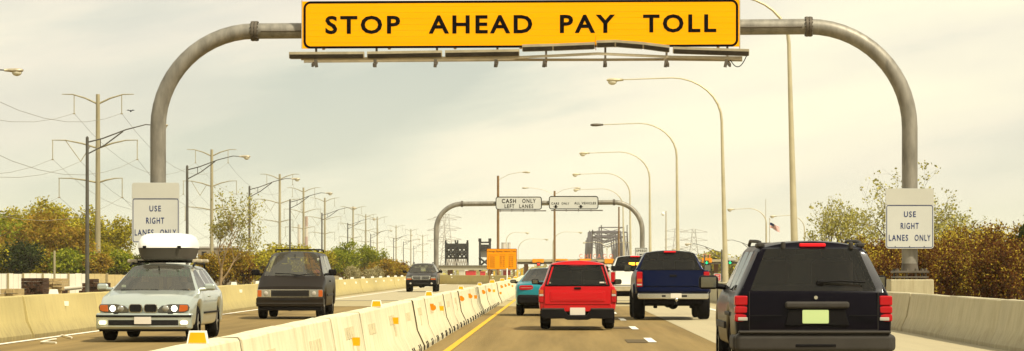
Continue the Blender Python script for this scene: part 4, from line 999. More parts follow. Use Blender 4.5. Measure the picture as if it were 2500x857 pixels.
def grow(seed, H, spread, trunk_frac, r0, levels, split, leaf_n, leaf_s, upright=.5, jitter=.5, droop=0.0):
    """recursive branching: returns (wood MB, leaf MB) around the origin, H tall"""
    rg = random.Random(seed); wood = MB(); lf = MB(); ends = []
    def branch(p, d, L, r, lv):
        pts = [p]; n = 3 if lv > 1 else 4; dd = d
        for k in range(n):
            dd = (dd + rnd_dir(rg) * .22 + Vector((0, 0, .10 * upright))).normalized(); pts.append(pts[-1] + dd * (L / n))
        r1 = r * (.62 if lv else .72)
        wood.tube(pts, [r + (r1 - r) * i / n for i in range(n + 1)], 6 if lv < 2 else (4 if lv < 3 else 3), cap=False)
        if lv >= levels:
            ends.append((pts[-2], pts[-1])); return
        if lv >= levels - 1: ends.append((pts[1], pts[-1]))
        k = split + (1 if rg.random() < .5 else 0)
        a0 = rg.uniform(0, 6.28)
        for i in range(k):
            a = a0 + 6.283 * i / k + rg.uniform(-.4, .4); o = dd.orthogonal().normalized(); o2 = dd.cross(o)
            sp = spread * rg.uniform(.6, 1.15)
            nd = (dd * 1.0 + (o * math.cos(a) + o2 * math.sin(a)) * sp + Vector((0, 0, upright * .4 - droop))).normalized()
            st = pts[-1] if i < 2 else pts[rg.choice((-2, -3))]
            branch(st, nd, L * rg.uniform(.62, .86), r1 * rg.uniform(.65, .85), lv + 1)
    branch(Vector((0, 0, 0)), Vector((0, 0, 1)), H * trunk_frac, r0, 0)
    top = max(v[2] for v in wood.v); k = H / top
    wood.v = [(v[0] * k, v[1] * k, v[2] * k) for v in wood.v]; ends = [(a * k, b * k) for a, b in ends]
    for i in range(leaf_n):
        a, b = ends[rg.randrange(len(ends))]; c = a.lerp(b, rg.random() ** .6 * 1.1) + rnd_dir(rg) * (rg.random() ** .5) * jitter
        if c.z < .1: c.z = .1 + rg.random() * .3
        u = rnd_dir(rg); w = u.cross(rnd_dir(rg)).normalized(); s = leaf_s * rg.uniform(.55, 1.3)
        lf.add([c - u * s * .5, c + w * s * .32, c + u * s * .5, c - w * s * .32], [(0, 1, 2, 3)])
    return wood, lf
PROTO = {}
def tree_proto(key, wm, lm, *a, **kw):
    w, l = grow(*a, **kw)
    me = w.mesh('trunk'); me.materials.append(wm); me.polygons.foreach_set('use_smooth', [True] * len(me.polygons))
    le = l.mesh('crown'); le.materials.append(LEAF[lm]); PROTO[key] = (me, le, a[1])
def plant(key, px, pyt, D, label, cat, group, name='tree', wx=1.0, zb=None, lm=None):
    me, le, H = PROTO[key]; x = px_x(px, D); zb = (zland(x, D) if zb is None else zb) - .05; k = (px_z(pyt, D) - zb) / H
    r = thing(name, label, cat, (x, D, zb), rz=random.uniform(0, 6.28), group=group); r.scale = (k * wx, k * wx, k)
    for nm, q in (('trunk', me), ('crown', le)):
        o = bpy.data.objects.new(nm, q); COL.objects.link(o); o.parent = r
        if nm == 'crown' and lm:
            o.material_slots[0].link = 'OBJECT'; o.material_slots[0].material = LEAF[lm]
    return r
for i in range(3): tree_proto('dense%d' % i, BARK, 'olive', 20 + i, 10.0, .62, .26, .17, 4, 3, 5200, .34, upright=.35, jitter=.85)
for i in range(2): tree_proto('airy%d' % i, BARK_P, 'bud', 40 + i, 9.0, .60, .24, .12, 5, 3, 2600, .19, upright=.45, jitter=.35)
tree_proto('bare0', BARK, 'bud', 52, 8.5, .78, .30, .17, 5, 3, 4200, .17, upright=.12, jitter=.28)
tree_proto('bare1', BARK, 'bud', 57, 6.0, .80, .34, .15, 5, 3, 3000, .16, upright=.10, jitter=.25)
for i in range(4): tree_proto('shrub%d' % i, TWIG, 'rust', 70 + i, 4.2, .40, .15, .06, 4, 4, 3000, .115, upright=.85, jitter=.30)
for i in range(3): tree_proto('bush%d' % i, BARK, 'olive', 90 + i, 5.0, .60, .14, .07, 4, 4, 4200, .26, upright=.35, jitter=.55)
random.seed(11)
LT = [(-40, 505, 'green'), (22, 512, 'olive'), (62, 493, 'olive'), (105, 520, 'brown'), (140, 508, 'olive'), (180, 522, 'brown'), (214, 528, 'olive'), (250, 560, 'green'), (284, 592, 'olive'), (308, 612, 'olive'), (326, 640, 'brown')]
nm_ = {'green': 'dark green', 'olive': 'yellow-green', 'brown': 'brownish', 'bud': 'budding'}
for i, (px, yt, c) in enumerate(LT):
    plant('dense%d' % (i % 3), px, yt, 350 + 22 * ((i * 7) % 5), '%s tree behind the white fence, %s from the edge of the picture' % (nm_[c], ordinal(i + 1)), 'tree', 'trees behind the white fence', lm=c, wx=1.15)
for i in range(12):
    px = -30 + i * 31 + random.uniform(-8, 8); c = ('olive', 'brown', 'green', 'dark')[i % 4]
    plant('bush%d' % (i % 3), px, 600 + random.uniform(-12, 22) + max(0, px - 230) * .25, 335 + 4 * (i % 3), '%s low bush at the foot of the trees, just behind the white fence' % ordinal(i + 1), 'bush', 'low bushes behind the white fence', 'bush', wx=1.3, lm=c)
plant('airy0', 534, 458, 262, 'tall half-bare budding tree beside the second truss-arm lamp', 'tree', None, wx=1.05)
for i, (px, yt, c) in enumerate(((505, 618, 'brown'), (548, 600, 'brown'), (590, 628, 'rust'), (615, 640, 'olive'), (470, 632, 'olive'))):
    plant('bush%d' % (i % 3), px, yt, 268 + 6 * i, '%s brown bush around the foot of the half-bare tree' % ordinal(i + 1), 'bush', 'bushes around the half-bare tree', 'bush', wx=1.1, lm=c)
FB = [(640, 612, 'olive'), (665, 600, 'olive'), (695, 594, 'olive'), (725, 598, 'olive'), (755, 602, 'olive'), (785, 612, 'brown'), (812, 622, 'brown'), (838, 606, 'green'), (862, 590, 'green'), (888, 600, 'green'), (905, 622, 'brown'), (928, 634, 'brown'), (950, 632, 'brown'), (968, 640, 'brown'), (982, 638, 'rust')]
for i, (px, yt, c) in enumerate(FB):
    plant(('bush%d' % (i % 3)) if c != 'green' else 'dense%d' % (i % 3), px, yt, 385 + 20 * (i % 4), '%s %s in the hedge row beyond the oncoming lanes, %s from the dark minivan' % (nm_.get(c, 'rusty'), 'tree' if c == 'green' else 'bush', ordinal(i + 1)), 'tree' if c == 'green' else 'bush', 'hedge row beyond the oncoming lanes', 'tree' if c == 'green' else 'bush', wx=1.0 if c == 'green' else 1.25, lm=c)
for i, px in enumerate((853, 922)):
    plant('bush%d' % i, px, 649, 330, ['pale blossoming shrub below the dark green tree', 'pale blossoming shrub close to the approaching dark utility vehicle'][i], 'shrub', 'pale blossoming shrubs', 'shrub', wx=.95, lm='blossom')
plant('bare0', 2215, 394, 165, 'large budding tree behind the sign on the arch post', 'tree', None, wx=1.0)
plant('bare1', 2049, 479, 190, 'small round budding tree beyond the black utility vehicle', 'tree', None, wx=.85)
plant('bare1', 2312, 500, 175, 'leaning bare tree beside the sign on the arch post', 'tree', None, wx=1.1)
k = 0
for row, (D0, n, y0) in enumerate(((112, 13, 610), (124, 13, 585), (138, 13, 560))):
    for i in range(n):
        px = 2085 + i * 37 + row * 13 + random.uniform(-10, 10); yt = y0 + random.uniform(-16, 16) + max(0, 2200 - px) * .25 - max(0, px - 2330) * .10
        c = 'yellow' if (row == 0 and i % 5 == 2) or (row == 1 and i % 3 == 0) or (row == 2 and i % 4) else 'rust'
        k += 1
        plant('shrub%d' % ((i + row) % 4), px, yt, D0 + random.uniform(-4, 4), '%s in the %s row of the thicket, %s from the black utility vehicle' % ('yellow-leaved shrub' if c == 'yellow' else 'rust-brown shrub', ('front', 'middle', 'back')[row], ordinal(i + 1)), 'shrub', 'thicket behind the shrub-side barrier', 'shrub', wx=1.05, lm=c)
plant('bush1', 2502, 523, 132, 'dark green bush at the edge of the thicket', 'bush', None, 'bush', wx=.5, lm='dark')
for i, (px, yt) in enumerate(((1755, 612), (1790, 628), (1825, 624), (1862, 632))):
    plant('bush%d' % (i % 3), px, yt, 720, '%s far green bush behind the toll canopy' % ordinal(i + 1), 'bush', 'far bushes behind the toll canopy', 'bush', wx=1.5, lm='olive')
# distant wood closing the horizon
m = MB(); rg = random.Random(5)
for i in range(9000):
    x = rg.uniform(-1500, 1500); D = 2900 + rg.uniform(-150, 150); z = -4 + rg.random() ** 1.5 * 11 * (1 + .5 * math.sin(x * .02)); s = rg.uniform(3, 7)
    u = rnd_dir(rg); w = u.cross(rnd_dir(rg)).normalized(); c = Vector((x, D, z)); m.add([c - u * s * .5, c + w * s * .4, c + u * s * .5, c - w * s * .4], [(0, 1, 2, 3)])
o = m.build('far_wood', LEAF['olive']); struct(o, 'stuff'); tag(o, 'faint line of far woodland on the horizon', 'woodland')

# a bird in flight
p = at(319, 271, 150.0); m = MB(); m.sphere(p, (.05, .16, .05), 8, 6)
for sg in (-1, 1): m.add([(p.x, p.y - .07, p.z), (p.x, p.y + .07, p.z), (p.x + sg * .11, p.y + .05, p.z + .07), (p.x + sg * .22, p.y - .02, p.z + .03), (p.x + sg * .11, p.y - .05, p.z + .07)], [(0, 1, 2, 3, 4)])
m.add([(p.x - .03, p.y + .14, p.z), (p.x + .03, p.y + .14, p.z), (p.x + .05, p.y + .27, p.z - .01), (p.x - .05, p.y + .27, p.z - .01)], [(0, 1, 2, 3)])
tag(m.build('bird', BLACK), 'small dark bird flying beside the nearest power pole', 'bird')
# ------------------------------------------------------------------ the air between us and the far things
m = MB(); m.span(-3120, 3120, -720, 3220, -5.2, 64)
hz, nt, b = base_mat('haze_air'); nt.nodes.remove(b)
pv = N(nt, 'ShaderNodeVolumePrincipled'); pv.inputs['Color'].default_value = (1.0, 0.96, 0.80, 1); pv.inputs['Density'].default_value = 0.00008; pv.inputs['Anisotropy'].default_value = 0.0
nt.links.new(pv.outputs[0], nt.nodes['Material Output'].inputs['Volume'])
o = struct(m.build('haze', hz), 'stuff'); tag(o, 'pale haze over the distance', 'haze')

# ------------------------------------------------------------------ vehicles
G_CLEAR = glass('window_glass', (0.74, 0.80, 0.72)); G_TINT = glass('tinted_glass', (0.48, 0.45, 0.43), ior=1.38, veil=.02); G_MID = glass('smoked_glass', (0.68, 0.67, 0.60), ior=1.38, veil=.018); G_GREEN = glass('green_band_glass', (0.42, 0.72, 0.56), veil=.4, film=(0.10, 0.36, 0.24)); G_WAG = glass('hazy_glass', (0.70, 0.80, 0.68), veil=.08)
TRIM = mat('black_trim', (0.008, 0.007, 0.007), .55, spec=0.08); TRIM_G = mat('grey_trim', (0.045, 0.040, 0.034), .6, spec=.1, var=.1, scale=5); CHROME = mat('chrome', (0.58, 0.56, 0.50), .12, metal=1.0)
TYRE = mat('tyre', (0.007, 0.006, 0.006), .85, spec=0.08, var=.2, scale=12); RIM = mat('wheel_rim', (0.36, 0.34, 0.30), .35, metal=.7); SEAT = mat('seat_cloth', (0.045, 0.04, 0.034), .9); SEAT_L = mat('tan_seat_cloth', (0.16, 0.13, 0.085), .9)
UNDER = mat('underbody', (0.004, 0.003, 0.003), .9, spec=0.08); RED_T = mat('tail_lens_red', (0.38, 0.004, 0.008), .25, coat=.25, spec=.2, emit=0.02); AMB_T = mat('lens_amber', (0.46, 0.085, 0.006), .2, coat=.6); CLR_T = mat('lens_clear', (0.42, 0.38, 0.31), .15, coat=.6)
HEAD = mat('headlamp_lens', (0.30, 0.29, 0.24), .12, metal=.3, coat=.8); HEAD_ON = mat('headlamp_lit', (1.0, 0.96, 0.82), .3, emit=3.0); FOG_ON = mat('fog_lamp_lit', (1.0, 0.80, 0.45), .3, emit=2.2); AMB_ON = mat('amber_flasher_lit', (1.0, 0.42, 0.03), .3, emit=2.2); RED_ON = mat('brake_lamp_lit', (0.62, 0.01, 0.015), .3, emit=.35)
PLATE_W = mat('blank_plate', (0.66, 0.60, 0.50), .5); PLATE_G = mat('green_plate', (0.50, 0.62, 0.28), .5); MIRROR = mat('mirror_glass', (0.22, 0.21, 0.17), .05, metal=1.0)
SKIN = mat('skin', (0.42, 0.25, 0.16), .6); CLOTH = mat('dark_shirt', (0.05, 0.045, 0.05), .9); HAIR = mat('hair', (0.02, 0.014, 0.01), .8)

def lerp(a, b, t): return a + (b - a) * t
class Car:
    def __init__(s, name, label, cat, W, L, z0, axles, wr, keys, mat_body, belt_bulge=.02, group=None):
        s.W, s.L, s.z0, s.axles, s.wr, s.keys, s.mat = W, L, z0, axles, wr, sorted(keys, key=lambda k: k['y']), mat_body
        s.root = thing(name, label, cat, (0, 0, 0), group=group); s.bul = belt_bulge
    def section(s, y):
        ks = s.keys
        if y <= ks[0]['y']: a = b = ks[0]; t = 0
        elif y >= ks[-1]['y']: a = b = ks[-1]; t = 0
        else:
            for a, b in zip(ks[:-1], ks[1:]):
                if a['y'] <= y <= b['y']: t = (y - a['y']) / max(1e-6, b['y'] - a['y']); break
        w = lerp(a['w'], b['w'], t); belt = lerp(a['belt'], b['belt'], t); z0 = lerp(a.get('z0', s.z0), b.get('z0', s.z0), t); zb = z0
        for ya in s.axles:
            ra = s.wr * 1.16; d = abs(y - ya)
            if d <= ra + 1e-6: zb = max(zb, s.wr + math.sqrt(max(0, ra * ra - d * d)) * .98)
        zb = min(zb, belt - .14)
        ldy = [lerp(p, q, t) for p, q in zip(a.get('ldy', [0] * 6), b.get('ldy', [0] * 6))]
        f = (belt - zb)
        lo = [(w - .11, zb, ldy[0]), (w - .025, zb + .005, ldy[1]), (w, zb + min(.07, f * .25), ldy[2]), (w + s.bul, zb + f * .55, ldy[3]), (w - .004, belt - .05, ldy[4]), (w - .03, belt, ldy[5])]
        up = [tuple(lerp(p[i] if i < len(p) else 0, q[i] if i < len(q) else 0, t) for i in range(3)) for p, q in zip(a['up'], b['up'])]
        up.insert(3, tuple(lerp(up[2][i], up[3][i], .14) for i in range(3)))
        return [(x, y + dy, z) for x, z, dy in lo + up]
    def build(s, side_windows=(), windshield=None, backlight=None, rear=None, front=None, glass_side=G_CLEAR, glass_ws=G_CLEAR, glass_rear=G_CLEAR, name='body', ws_k=(8, 10)):
        ys = set(k['y'] for k in s.keys)
        for ya in s.axles:
            for f in (-1.06, -1.0, -.9, -.65, -.33, 0, .33, .65, .9, 1.0, 1.06):
                y = ya + f * s.wr * 1.16
                if s.keys[0]['y'] < y < s.keys[-1]['y']: ys.add(round(y, 4))
        for a, b in side_windows: ys.add(a); ys.add(b)
        sup = []
        for rg_ in (windshield, backlight):
            if rg_: sup += [lerp(rg_[0], rg_[1], .09), lerp(rg_[0], rg_[1], .91)]
        ys.update(sup)
        # drop stations that nearly coincide with a key
        yl = sorted(ys); keep = set(k['y'] for k in s.keys) | set(v for w in side_windows for v in w) | set(sup)
        yl = [y for i, y in enumerate(yl) if y in keep or all(abs(y - q) > .018 for q in keep)]
        S = [s.section(y) for y in yl]; s.S = S; s.yl = yl; K = len(S[0])
        body = MB(); panes = {}
        def put(q, tagname, mirror):
            dst = body if tagname is None else panes.setdefault(tagname, MB())
            for sg in ((1, -1) if mirror else (1,)):
                p = [(v[0] * sg, v[1], v[2]) for v in q]
                if sg < 0: p = p[::-1]
                key = dst if (tagname is None or 'side' not in tagname) else panes.setdefault(tagname + ('r' if sg > 0 else 'l'), MB())
                key.add(p, [(0, 1, 2, 3)])
        for i in range(len(yl) - 1):
            ym = (yl[i] + yl[i + 1]) / 2
            for k in range(K - 1):
                t = None
                if k == 6:
                    for n, (a, b) in enumerate(side_windows):
                        if a < ym < b: t = 'side%d' % n
                if windshield and windshield[0] < ym < windshield[1] and k >= ws_k[0]: t = 'ws'
                if backlight and backlight[0] < ym < backlight[1] and k >= ws_k[0]: t = 'bl'
                put([S[i][k], S[i + 1][k], S[i + 1][k + 1], S[i][k + 1]], t, True)
        def cap(sec, spec, d):
            kr = spec['kr']; cols = spec['cols']; bl = spec['bulge']; rows = []
            for k in range(kr + 1):
                x, y, z = sec[k]; rows.append([(c * x, y + d * bl * (1 - c * c) * spec.get('bk', [1] * 12)[k], z) for c in cols])
            pl = sec[kr:]; xr = pl[0][0]; arc = []
            for c in cols:
                x = abs(c) * xr
                for p, q in zip(pl[:-1], pl[1:]):
                    if q[0] <= x <= p[0]: f = (p[0] - x) / max(1e-6, p[0] - q[0]); z = lerp(p[2], q[2], f); yy = lerp(p[1], q[1], f); break
                else: z, yy = pl[-1][2], pl[-1][1]
                arc.append((c * xr, yy, z))
            rows.append(arc)
            wk = spec.get('win')
            if wk is not None:
                A, B = rows[wk], rows[wk + 1]; mixr = lambda t: [tuple(lerp(p[i], q[i], t) for i in range(3)) for p, q in zip(A, B)]
                rows[wk + 1:wk + 1] = [mixr(.08), mixr(.92)]
            tw = spec.get('tw', .86)
            for j in range(len(rows) - 1):
                for c in range(len(cols) - 1):
                    q = [rows[j][c], rows[j][c + 1], rows[j + 1][c + 1], rows[j + 1][c]]
                    if d > 0: q = q[::-1]
                    cm = (cols[c] + cols[c + 1]) / 2
                    dst = body
                    if wk is not None and wk <= j <= wk + 2 and abs(cm) < tw: dst = panes.setdefault('rearw', MB())
                    dst.add(q, [(0, 1, 2, 3)])
        if rear: cap(S[0], rear, -1)
        if front: cap(S[-1], front, 1)
        def weld(mb, nm, mt):
            me = mb.mesh(nm); bm = bmesh.new(); bm.from_mesh(me); bmesh.ops.remove_doubles(bm, verts=bm.verts, dist=.0006)
            deg = [f for f in bm.faces if f.calc_area() < 1e-7]
            if deg: bmesh.ops.delete(bm, geom=deg, context='FACES')
            bm.to_mesh(me); bm.free(); me.materials.append(mt)
            return obj(nm, me, s.root, smooth='all', sub=2)
        s.body = weld(body, name, s.mat)
        for k, mb in panes.items():
            if k == 'ws': weld(mb, 'windshield', glass_ws)
            elif k in ('bl', 'rearw'): weld(mb, 'rear_window', glass_rear)
            else: weld(mb, 'side_window', glass_side)
        # floor pan, axles
        w = s.W / 2
        m = MB(); m.span(-w + .17, w - .17, .28, s.L - .3, s.z0 + .03, s.z0 + .20)
        m.span(-w + .3, w - .3, .5, s.L - .6, s.z0 + .2, s.z0 + .24)
        o = m.build('floor_pan', UNDER, s.root)
        m = MB()
        for ya in s.axles:
            m.tube([(-w + .2, ya, s.wr), (w - .2, ya, s.wr)], .05, 8); m.sphere((0.05, ya, s.wr - .01), (.14, .16, .13), 10, 8)
        m.tube([(.28, .35, s.z0 + .02), (.28, 1.2, s.z0 + .02)], .09, 8); m.tube([(.34, .05, s.z0 + .03), (.30, .5, s.z0 + .03)], .03, 8)
        m.build('axle', UNDER, s.root)
        # inner wheel houses
        m = MB()
        for ya in s.axles:
            for sg in (-1, 1): m.span(sg * (w - .30), sg * (w - .26), ya - s.wr * 1.2, ya + s.wr * 1.2, s.z0 + .03, s.wr * 2.2)
        m.build('wheel_house', UNDER, s.root)
    def wheels(s, tw=.2, inset=.02):
        R0 = s.wr; prof = [(R0 * .60, -tw / 2), (R0 * .82, -tw / 2 - .006), (R0 * .95, -tw / 2 + .012), (R0, -tw / 2 + .045), (R0, tw / 2 - .045), (R0 * .95, tw / 2 - .012), (R0 * .82, tw / 2 + .006), (R0 * .60, tw / 2)]
        n = 28; m = MB()
        for r_, x in prof:
            for i in range(n):
                a = 2 * math.pi * i / n; m.v.append((x, r_ * math.cos(a), r_ * math.sin(a)))
        for j in range(len(prof) - 1):
            for i in range(n): m.f.append((j * n + i, j * n + (i + 1) % n, (j + 1) * n + (i + 1) % n, (j + 1) * n + i)); m.m.append(0)
        tm = m.mesh('wheel'); tm.materials.append(TYRE); tm.polygons.foreach_set('use_smooth', [True] * len(tm.polygons))
        q = MB(); q.tube([(-tw * .35, 0, 0), (tw * .36, 0, 0)], R0 * .61, 24); q.tube([(tw * .36, 0, 0), (tw * .46, 0, 0)], [R0 * .2, R0 * .14], 12)
        for k in range(5):
            a = 2 * math.pi * k / 5; q.box((tw * .38, R0 * .36 * math.cos(a), R0 * .36 * math.sin(a)), (.03, R0 * .14, R0 * .46), rx=a - math.pi / 2)
        rm = q.mesh('rim'); rm.materials.append(RIM)
        for ya in s.axles:
            for sg in (-1, 1):
                o = bpy.data.objects.new('wheel', tm); COL.objects.link(o); o.parent = s.root; o.location = (sg * (s.W / 2 - tw / 2 - inset), ya, R0); o.rotation_euler = (0, 0, 0 if sg > 0 else math.pi)
                p = bpy.data.objects.new('rim', rm); COL.objects.link(p); p.parent = o
    def box(s, name, x0, x1, y0, y1, z0, z1, mt, bev=.012, parent=None, rx=0.0, rz=0.0, ry=0.0, seg=3):
        m = MB(); m.box(((x0 + x1) / 2, (y0 + y1) / 2, (z0 + z1) / 2), (abs(x1 - x0), abs(y1 - y0), abs(z1 - z0)), rx=rx, rz=rz, ry=ry)
        return m.build(name, mt, parent or s.root, bev=min(bev, .45 * min(abs(x1 - x0), abs(y1 - y0), abs(z1 - z0))), bseg=seg)
    def both(s, *a, **k):
        n, x0, x1 = a[:3]
        return s.box(*a, **k), s.box(n, -x1, -x0, *a[3:], **k)
    def plate(s, name, pts, y0, y1, mt, bev=.006, parent=None, lean=None):
        m = MB(); m.prism(pts, y0, y1)
        if lean: m.v = [(v[0], v[1] + (v[2] - lean[0]) * lean[1], v[2]) for v in m.v]
        return m.build(name, mt, parent or s.root, bev=bev, bseg=2)
    def tube(s, name, pts, r, mt, n=8, parent=None): m = MB(); m.tube(pts, r, n); return m.build(name, mt, parent or s.root, smooth=True)
    def seat(s, x, y, z, w=.5, h=.62, mt=SEAT, head=True):
        s.box('seat', x - w / 2, x + w / 2, y - .05, y + .5, z - .22, z, mt, .06)
        s.box('backrest', x - w / 2, x + w / 2, y - .2, y - .06, z - .12, z + h, mt, .06, rx=R(12))
        if head: s.box('headrest', x - .14, x + .14, y - .30, y - .21, z + h + .02, z + h + .2, mt, .04, rx=R(8))
    def wheel_dash(s, y, z, w, xs=-.36):
        s.box('dashboard', -w, w, y - .12, y + .28, z - .28, z, TRIM, .06)
        m = MB(); c = Vector((xs, y - .24, z - .03)); pts = []
        for k in range(21):
            a = 2 * math.pi * k / 20; pts.append((c.x + .185 * math.cos(a), c.y + .185 * math.sin(a) * .45, c.z + .185 * math.sin(a) * .9))
        m.tube(pts, .016, 6, cap=False); m.tube([(c.x - .18, c.y, c.z), (c.x + .18, c.y, c.z)], .02, 6); m.tube([c, (c.x, c.y + .2, c.z - .08)], .03, 6); m.build('steering_wheel', TRIM, s.root, smooth=True)
    def rear_mirror(s, y, z): s.box('inside_mirror', -.12, .12, y, y + .03, z - .07, z, TRIM, .015); s.tube('mirror_stalk', [(0, y + .03, z - .02), (0, y + .12, z + .08)], .012, TRIM, 6)
    def door_mirror(s, x, y, z, w=.2, h=.14, mt=None):
        mt = mt or TRIM
        for sg in (-1, 1):
            a, b = sorted((sg * x, sg * (x + w)))
            o = s.box('door_mirror', a, b, y, y + .10, z - h / 2, z + h / 2, mt, .045, seg=4)
            s.box('mirror_glass', a + .025, b - .025, y - .004, y + .004, z - h / 2 + .02, z + h / 2 - .02, MIRROR, .0035, parent=o)
            m = MB(); m.tube([(sg * (x - .09), y + .10, z - h * .35), (sg * (x + .04), y + .06, z - h * .25)], .035, 8); m.build('mirror_arm', mt, o, smooth=True)
    def place(s, px, D, facing=1):
        """facing 1: drives away, its rear at distance D; -1: comes towards us, its nose at D"""
        x = px_x(px, D); s.root.location = (x, D, .012) if facing > 0 else (x, D + s.L, .012); s.root.rotation_euler = (0, 0, 0 if facing > 0 else math.pi)
        return s
def roof(w, belt, wt, zr, crown=.03, dy=None, gt=.09, inset=.045):
    d = dy or (0, 0, 0, 0, 0)
    return [(w - inset, belt + .015, d[0]), (wt, zr - gt, d[1]), (wt - .055, zr - .03, d[2]), (wt * .55, zr + crown * .6, d[3]), (0, zr + crown, d[4])]
def hood(w, z, crown=.03, dy=None, inset=.05):
    d = dy or (0, 0, 0, 0, 0)
    return [(w - inset, z + .004, d[0]), (w * .84, z + .012, d[1]), (w * .74, z + crown * .55, d[2]), (w * .42, z + crown * .9, d[3]), (0, z + crown, d[4])]
def cowl(w, belt, dy=(0, 0, .0, .05, .07)):
    return [(w - .045, belt + .015, dy[0]), (w - .07, belt + .03, dy[1]), (w - .12, belt + .04, dy[2]), (w * .55, belt + .045, dy[3]), (0, belt + .05, dy[4])]
def bedpts(w, z, fl): return [(w - .05, z, 0), (w - .085, z - .02, 0), (w - .09, fl, 0), (w * .5, fl, 0), (0, fl, 0)]
C7 = [-1, -.94, -.88, -.81, -.45, 0, .45, .81, .88, .94, 1]

# people
def person_mesh(name):
    J = {'pelvis': (0, 0, 0), 'waist': (0, -.03, .18), 'chest': (0, -.06, .40), 'neck': (0, -.05, .55), 'head0': (0, -.02, .64), 'head1': (0, -.01, .74), 'head2': (0, -.02, .82),
         'shl': (-.17, -.05, .48), 'ell': (-.23, .12, .26), 'hal': (-.16, .34, .36), 'shr': (.17, -.05, .48), 'elr': (.23, .12, .26), 'har': (.16, .34, .36),
         'hipl': (-.1, .05, -.02), 'knl': (-.12, .45, .02), 'hipr': (.1, .05, -.02), 'knr': (.12, .45, .02), 'fingl': (-.14, .40, .40), 'fingr': (.14, .40, .40), 'nose': (0, .095, .71)}
    Rr = {'pelvis': .15, 'waist': .15, 'chest': .17, 'neck': .06, 'head0': .075, 'head1': .10, 'head2': .075, 'shl': .075, 'ell': .05, 'hal': .035, 'shr': .075, 'elr': .05, 'har': .035, 'hipl': .1, 'knl': .07, 'hipr': .1, 'knr': .07, 'fingl': .025, 'fingr': .025, 'nose': .02}
    E = [('pelvis', 'waist'), ('waist', 'chest'), ('chest', 'neck'), ('neck', 'head0'), ('head0', 'head1'), ('head1', 'head2'), ('chest', 'shl'), ('shl', 'ell'), ('ell', 'hal'), ('hal', 'fingl'), ('chest', 'shr'), ('shr', 'elr'), ('elr', 'har'), ('har', 'fingr'), ('pelvis', 'hipl'), ('hipl', 'knl'), ('pelvis', 'hipr'), ('hipr', 'knr'), ('head1', 'nose')]
    ids = {k: i for i, k in enumerate(J)}; me = bpy.data.meshes.new(name); me.from_pydata(list(J.values()), [(ids[a], ids[b]) for a, b in E], [])
    o = bpy.data.objects.new('tmp', me); COL.objects.link(o); sk = o.modifiers.new('skin', 'SKIN'); su = o.modifiers.new('sub', 'SUBSURF'); su.levels = 2
    for k, i in ids.items():
        v = me.skin_vertices[0].data[i]; v.radius = (Rr[k], Rr[k]); v.use_root = (k == 'pelvis')
    bpy.context.view_layer.update(); out = bpy.data.meshes.new_from_object(o.evaluated_get(bpy.context.evaluated_depsgraph_get())); bpy.data.objects.remove(o)
    for mt in (CLOTH, SKIN, HAIR): out.materials.append(mt)
    for p in out.polygons:
        c = p.center; p.use_smooth = True
        p.material_index = (2 if (c.z > .76 or (c.y < -.05 and c.z > .64)) else 1) if c.z > .545 else (1 if c.y > .24 and c.z > .2 else 0)
    return out
PERSON = person_mesh('person')
def sit(car, x, y, z, label):
    o = bpy.data.objects.new('person', PERSON); COL.objects.link(o)
    o.location = car.root.matrix_basis @ Vector((x, y, z)); o.rotation_euler = car.root.rotation_euler
    tag(o, label, 'person', 'people seated in the vehicles')

# ---- black utility vehicle, nearest on the right-hand lanes
DX = 34.0; c = 1986
P = paint('black_paint', (0.003, 0.002, 0.005), .0, .3, .5, .02)
W, zr, bt = 1.80, 1.60, 1.06; w = W / 2
lz = [.02, .02, .0, .0, .01, .02]
K = [dict(y=0, w=w - .035, belt=bt, up=roof(w - .035, bt, .60, zr, .04, (.03, .22, .27, .26, .26), .045), ldy=lz), dict(y=.10, w=w - .012, belt=bt, up=roof(w - .012, bt, .625, zr + .005, .04, (.03, .22, .26, .25, .25), .045), ldy=lz),
     dict(y=.55, w=w, belt=bt, up=roof(w, bt, .655, zr + .012, .045)), dict(y=2.05, w=w, belt=bt, up=roof(w, bt, .67, zr + .02, .045)), dict(y=2.55, w=w, belt=bt, up=roof(w, bt, .655, zr, .04)),
     dict(y=3.22, w=w - .005, belt=bt - .01, up=cowl(w, bt - .01)), dict(y=4.3, w=w - .03, belt=bt - .10, up=hood(w, bt - .10, .07)), dict(y=4.68, w=w - .10, belt=bt - .2, up=hood(w - .08, bt - .2, .05)), dict(y=4.75, w=w - .16, belt=bt - .28, up=hood(w - .14, bt - .28, .03))]
v = Car('utility_vehicle', 'black utility vehicle with tinted rear window and roof rails, nearest in the right lanes', 'vehicle', W, 4.75, .42, (1.05, 3.85), .36, K, P)
v.build([(.42, .98), (1.06, 1.86), (1.94, 3.1)], (2.55, 3.22), None, dict(kr=8, cols=C7, bulge=.09, win=6, tw=.885), dict(kr=5, cols=C7, bulge=.12), G_TINT, G_CLEAR, G_TINT)
v.wheels(.235)
TL = [(-1, ), (1, )]
for sg in (-1, 1):
    for z0_, z1_, mt in ((.905, 1.02, RED_T), (.815, .902, RED_T), (.725, .812, RED_T)):
        a, b = sorted((sg * .745, sg * .897)); v.box('tail_lamp', a, b, -.02, .15, z0_, z1_, mt, .02)
    a, b = sorted((sg * .75, sg * .86)); v.box('reversing_lamp', a, b, -.028, .05, .735, .775, CLR_T, .008)
    v.box('gasket', sg * .68 - .012, sg * .68 + .012, .03, .05, 1.10, 1.11, TRIM, .002)
v.box('high_brake_lamp', -.145, .155, .165, .25, 1.577, 1.618, RED_ON, .015)
for X in (-.33, .445): v.box('hinge', X - .025, X + .025, .15, .25, 1.545, 1.635, TRIM_G, .02)
v.box('handle_trim', -.33, .40, -.125, -.04, .875, .955, TRIM_G, .03)
v.plate('plate_recess', [(-.29, .865), (.35, .865), (.40, .68), (-.33, .68)], -.094, -.06, TRIM, .01)
v.plate('number_plate', rrect(-.135, .165, .705, .86, .015), -.105, -.096, PLATE_G, .003)
